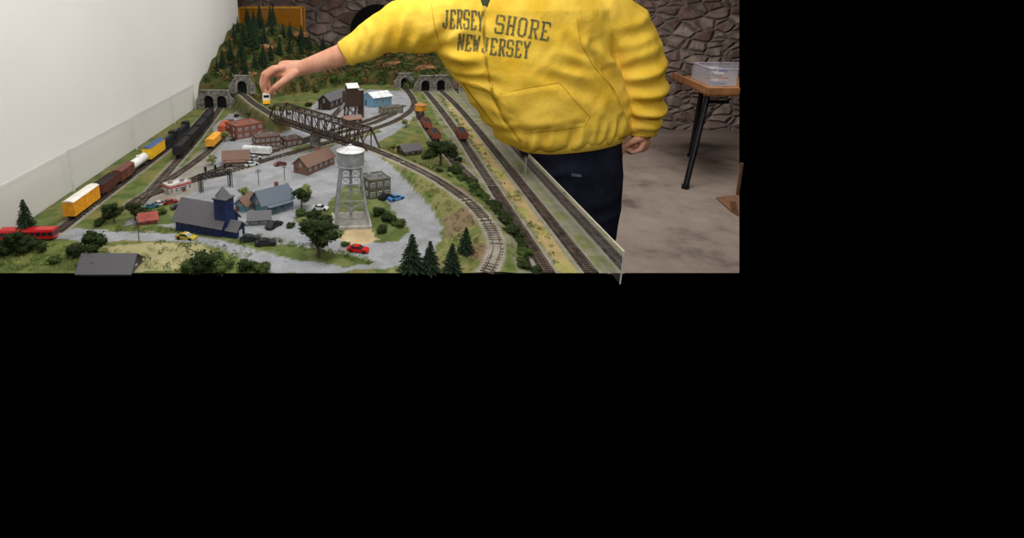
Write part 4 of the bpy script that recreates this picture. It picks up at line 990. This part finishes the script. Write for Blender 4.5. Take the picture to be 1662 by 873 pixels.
for i in range(len(FS)):
    ab=P1[i]-P0[i]; L2=(ab**2).sum(); t=np.clip(((q2-P0[i])@ab)/L2,0,1); dd=np.sqrt(((q2-(P0[i]+t[:,None]*ab))**2).sum(1))
    u=dd/FW[i]; prof=-np.exp(-u*u)+.75*np.exp(-((u-1.9)/.9)**2); fd+=FD[i]*prof*(.35+.65*np.sin(np.pi*np.clip(t,0.02,.98)))
fd*=(co[:,1]<PY+.03)
for i,v in enumerate(no):
    x,y,z=co[i]; w=wob[i][0]; w2=noise.noise(Vector((x*18,y*18,z*18+4))); w3=noise.noise(Vector((x*36,y*36,z*30+14)))
    k=fd[i]+.006*w+.0038*w2+.0014*w3
    if z<1.10: k+=.003*math.sin(x*95+w*5)*min(1,(1.10-z)/.08)
    co[i]+=np.array(v)*k
hme.vertices.foreach_set('co',co.ravel()); hme.update()
part(hme,'hoodie',None,person,'bright yellow zip-up hooded sweatshirt')
bvh=BVHTree.FromPolygons([tuple(c_) for c_ in co],[tuple(p.vertices) for p in hme.polygons])
CAMP=Vector((0,0,CAM_H))
def onto(px,py,off=.0015,bv=bvh):
    d=(D_(px,py,PY)-CAMP).normalized(); h=bv.ray_cast(CAMP,d)
    if h[0] is None: return D_(px,py,PY-.15)
    n=h[1] if h[1].dot(d)<0 else -h[1]
    return h[0]+n*off
def ribbon(path,w,off=.0015,step=3,mb=None):
    mb=mb or MB(); P=[Vector(p) for p in path]; pts=[]
    for a,b in zip(P,P[1:]):
        n=max(1,int((b-a).length/step))
        for k in range(n): pts.append(a.lerp(b,k/n))
    pts.append(P[-1]); L=[];Rr=[]
    for i,p in enumerate(pts):
        d=(pts[min(i+1,len(pts)-1)]-pts[max(0,i-1)]).normalized(); n=Vector((-d.y,d.x)); L.append(onto(*(p+n*w/2),off)); Rr.append(onto(*(p-n*w/2),off))
    o=len(L); mb.add(L+Rr,[(i,i+1,o+i+1,o+i) for i in range(o-1)]); return mb
FONT={'J':[(2.8,6,2.8,.8),(2.8,.4,1,.4),(.6,.4,.6,2),(1.8,6,3.9,6)],
'E':[(1,0,1,6),(0,6,3.9,6),(0,0,3.9,0),(1,3,2.8,3),(3.7,6,3.7,4.7),(3.7,0,3.7,1.3)],
'R':[(1,0,1,6),(0,6,3.2,6),(3.5,6,3.5,3.4),(1,3.1,3.4,3.1),(2.2,3.1,3.6,0),(0,0,1.8,0),(3,0,4.3,0)],
'S':[(3.6,4.4,3.6,6),(3.6,6,.5,6),(.5,6,.5,3.2),(.5,3.1,3.6,3.1),(3.6,3.1,3.6,0),(3.6,0,.4,0),(.5,0,.5,1.6)],
'Y':[(.5,6,2,3),(3.5,6,2,3),(2,3.2,2,0),(-.2,6,1.2,6),(2.8,6,4.2,6),(1.1,0,2.9,0)],
'H':[(.8,0,.8,6),(3.2,0,3.2,6),(.8,3,3.2,3),(0,6,1.6,6),(2.4,6,4,6),(0,0,1.6,0),(2.4,0,4,0)],
'O':[(.5,.6,.5,5.4),(3.5,.6,3.5,5.4),(1,6,3,6),(1,0,3,0),(.5,5.2,1.2,6.1),(3.5,5.2,2.8,6.1),(.5,.8,1.2,-.1),(3.5,.8,2.8,-.1)],
'N':[(.7,0,.7,6),(3.3,0,3.3,6),(.7,6,3.3,0),(0,6,1.2,6),(2.6,6,4,6),(0,0,1.5,0)],
'W':[(.3,6,1.1,0),(1.1,0,2,4.6),(2,4.6,2.9,0),(2.9,0,3.7,6),(-.3,6,1,6),(3,6,4.3,6)]}
INK=mat('distressed_ink',s2l(74,76,60),.95,col2=s2l(190,164,64),scale=420)
INK.node_tree.nodes['Color Ramp'].color_ramp.elements[0].position=.40; INK.node_tree.nodes['Color Ramp'].color_ramp.elements[1].position=.48
lt=MB()
def word(txt,x0,y0,x1,y1,h,arch=0):
    n=len(txt)
    for i,ch_ in enumerate(txt):
        adv=Vector((x1-x0,y1-y0))/n; o=Vector((x0,y0))+adv*i; dx=adv/5.0
        up=Vector((adv.y,-adv.x)).normalized()*h/6
        o=o+up*arch*math.sin(math.pi*(i+.5)/n)
        for (a0,b0,a1,b1) in FONT[ch_]:
            p=o+dx*(a0+.4)+up*b0; q=o+dx*(a1+.4)+up*b1; ribbon([p,q],3.3 if abs(a0-a1)<1.8 and abs(b0-b1)>2 else 3.0,.0016,3,lt)
word('JERSEY',717,47,785,50,29,.6); word('SHORE',800,52,892,66,28,.2)
word('NEW',741,80,778,84,25); word('JERSEY',780,86,860,94,25)
part(lt,'chest_lettering',INK,person,'distressed dark grey varsity lettering printed on the chest')
zp=[(786,10),(785,50),(789,100),(799,150),(819,192),(846,230)]
part(ribbon(zp,6,.001),'zipper_placket',mat('yellow_dark',s2l(228,184,54),1,spec=0),person)
part(ribbon(zp,1.4,.003),'zipper',mat('zip_metal',s2l(190,160,80),.4,.5),person)
SEAM=mat('seam_thread',s2l(208,164,46),1,spec=0)
for pth in ([(750,134),(775,138),(796,150)],[(812,152),(860,142),(908,134),(930,160),(958,190),(948,205),(900,212),(850,216)],[(750,134),(778,172),(806,205),(830,214)],[(936,30),(942,70),(965,110),(1000,150)],[(700,8),(706,45),(716,78)]):
    part(ribbon(pth,1.1,.0012,3),'seam',SEAM,person)
def patch(quad,off,name,m_,n=14):
    mb=MB(); A,B,C_,Dd=[Vector(q) for q in quad]; vs=[]
    for j in range(n+1):
        for i in range(n+1):
            p=A.lerp(B,i/n).lerp(Dd.lerp(C_,i/n),j/n); e_=min(i,n-i,j,n-j); vs.append(onto(p.x,p.y,off if e_>0 else .0))
    mb.add(vs,[(j*(n+1)+i,j*(n+1)+i+1,(j+1)*(n+1)+i+1,(j+1)*(n+1)+i) for j in range(n) for i in range(n)]); return part(mb,name,m_,person,smooth=True)
patch([(812,150),(908,136),(952,198),(850,214)],.004,'pocket',YEL)
patch([(754,138),(794,152),(822,208),(806,206)],.004,'pocket',YEL)
patch([(776,-12),(800,-12),(791,12),(784,12)],.002,'shirt_collar',mat('dark_green_shirt',s2l(52,62,44),.9),6)
def band(mb,c0,c1,ax,ay,r0,r1,ra,rb_,n=40):
    mb.loft([ringat(c0,ax,ay,r0,ra,n,2.2),ringat(c0.lerp(c1,.1),ax,ay,r0*1.03,ra*1.03,n,2.2),ringat(c0.lerp(c1,.9),ax,ay,r1*1.03,rb_*1.03,n,2.2),ringat(c1,ax,ay,r1,rb_,n,2.2)])
a=D_(828,218,PY); b=D_(1011,218,PY); a2=D_(836,236,PY); b2_=D_(1008,232,PY)
mb=MB(); c0=(a+b)/2; c1=(a2+b2_)/2; band(mb,c0+Vector((0,0,.012)),c1+Vector((0,0,.010)),Vector((1,0,.13)),Vector((0,1,0)),(b.x-a.x)/2*.97,(b2_.x-a2.x)/2*.97,.15,.14)
part(mb,'hem_band',YRIB,person,smooth=True)
def cuff(p0,p1,r):
    mb=MB(); d=(p1-p0).normalized(); x=d.cross(Vector((0,1,0))).normalized(); y=d.cross(x); band(mb,p0,p1,x,y,r,r*.96,r,r*.96,28); part(mb,'cuff',YRIB,person,smooth=True)
cuff(D_(574,79,1.903),D_(560,88,1.905),.048); cuff(D_(1042,196,1.86),D_(1040,217,1.86),.050)
NV=mat('navy_cotton',s2l(34,36,52),.9,col2=s2l(22,24,36),scale=18,bump=.15,spec=.15)
tr_=MB(); rings=[]
for py,xl,xr,ry in((205,835,1004,.12),(230,842,1003,.13),(262,850,1004,.13),(300,860,1005,.118),(345,872,1001,.104),(385,885,994,.09)):
    a=D_(xl,py,PY); b=D_(xr,py,PY); rings.append(ringat((a+b)/2,Vector((1,0,0)),Vector((0,1,0)),(b.x-a.x)/2,ry,32,2.6))
tr_.loft(rings)
tube(tr_,[(.795,PY+.0,.90),(.80,PY,.72),(.797,PY-.005,.50),(.79,PY+.02,.30),(.79,PY+.04,.11)],[.10,.103,.094,.084,.076],n=24)
tube(tr_,[(.68,PY+.02,.90),(.672,PY+.01,.72),(.672,PY,.50),(.672,PY+.03,.30),(.672,PY+.05,.11)],[.10,.100,.092,.084,.076],n=24)
tme=remeshed(tr_,'trousers',.008,[NV],6)
co2=np.zeros(len(tme.vertices)*3); tme.vertices.foreach_get('co',co2); co2=co2.reshape(-1,3); nn_=[v.normal.copy() for v in tme.vertices]
for i,v in enumerate(nn_):
    x,y,z=co2[i]; w_=noise.noise(Vector((x*6,y*6,z*4))); co2[i]+=np.array(v)*((.5-abs(math.sin(z*26+x*14+w_*6)))*.007*max(0,.5+w_)+w_*.005)
tme.vertices.foreach_set('co',co2.ravel()); tme.update(); part(tme,'trousers',None,person,'dark navy work trousers')
bv2=BVHTree.FromPolygons([tuple(c_) for c_ in co2],[tuple(p.vertices) for p in tme.polygons])
mb=MB(); pts=[(927,281),(943,283),(944,287),(928,286)]; mb.add([onto(a,b,.001,bv2) for a,b in pts],[(0,1,2,3)]); part(mb,'paint_scuff',mat('pale_scuff',s2l(110,114,130),.9),person)
for X1 in(.672,.79):
    mb=MB(); rings=[]
    for y,rw,z1 in((PY+.10,.03,.05),(PY+.085,.038,.08),(PY+.03,.042,.11),(PY-.04,.044,.085),(PY-.12,.048,.06),(PY-.17,.042,.05),(PY-.195,.022,.035)):
        rings.append([Vector((X1+rw*math.cos(a),y,max(0,z1/2+z1/2*math.sin(a)))) for a in [2*math.pi*i/20 for i in range(20)]])
    mb.loft(rings); part(mb,'shoe',mat('dark_shoe',(.03,.025,.02),.6),person,smooth=True)
HAIR=mat('brown_grey_hair',s2l(92,78,66),.8,scale=80)
mb=MB(); mb.ball(hc+Vector((0,.018,.022)),.104,12,sc=(.84,.95,1.08)); part(mb,'hair',HAIR,person,smooth=True)
for s in(-1,1): mb=MB(); mb.ball(hc+Vector((s*.03,-.087,.012)),.0115,8); part(mb,'eye',mat('eye_white',(.7,.7,.68),.2,var=.02),person,smooth=True)
lc=D_(432,159,1.925); LO=top('toy_locomotive','small yellow and white model locomotive held in the fingertips','model locomotive',lc-Vector((0,0,.018)),math.radians(-78))
mb=MB(); mb.box(0,0,.010,.075,.025,.012); mb.box(.004,0,.024,.055,.020,.018); part(mb,'body',mat('loco_yellow',s2l(244,176,36),.4),LO)
mb=MB(); mb.box(.024,0,.026,.022,.0255,.024); part(mb,'cab',mat('loco_white',s2l(236,232,220),.4),LO)
mb=MB(); mb.box(.0353,0,.030,.0006,.018,.008); part(mb,'windshield',GLASSD,LO)
for x in(-.024,.024): mb=MB(); mb.box(x,0,.002,.022,.018,.008,taper=1.1); part(mb,'bogie',TRK,LO)

# ------------------------------------------------------------ lights, world, camera
def area(name,loc,sx,sy,e,col_=(1,.985,.965),tgt=None):
    l=bpy.data.lights.new(name,'AREA'); l.shape='RECTANGLE'; l.size=sx; l.size_y=sy; l.energy=e; l.color=col_
    o=bpy.data.objects.new(name,l); link(o); o.location=loc
    if tgt: o.rotation_euler=(Vector(tgt)-Vector(loc)).to_track_quat('-Z','Y').to_euler()
    return o
area('ceiling_lamp_a',(-.1,1.3,2.42),1.0,1.0,24)
area('ceiling_lamp_b',(.2,3.1,2.42),1.0,.8,22)
area('ceiling_lamp_c',(2.3,3.9,2.42),1.0,1.0,36,(1,.95,.9))
area('ceiling_lamp_d',(.5,-.5,2.4),1.4,.8,34,tgt=(.5,2.2,.9))
w=bpy.data.worlds.new('World'); sc.world=w; w.use_nodes=True; w.node_tree.nodes['Background'].inputs[0].default_value=(0,0,0,1); w.node_tree.nodes['Background'].inputs[1].default_value=0
cam=bpy.data.cameras.new('camera'); cam.sensor_fit='HORIZONTAL'; cam.sensor_width=36
vx,vy,vw=VIEW
cam.lens=F/vw*36; cam.shift_x=(vx-CX)/vw; cam.shift_y=(CY-vy)/vw; cam.clip_start=.02; cam.clip_end=50
co_=bpy.data.objects.new('camera',cam); link(co_); co_.location=(0,0,CAM_H); co_.rotation_euler=(math.pi/2-PITCH,0,0); sc.camera=co_
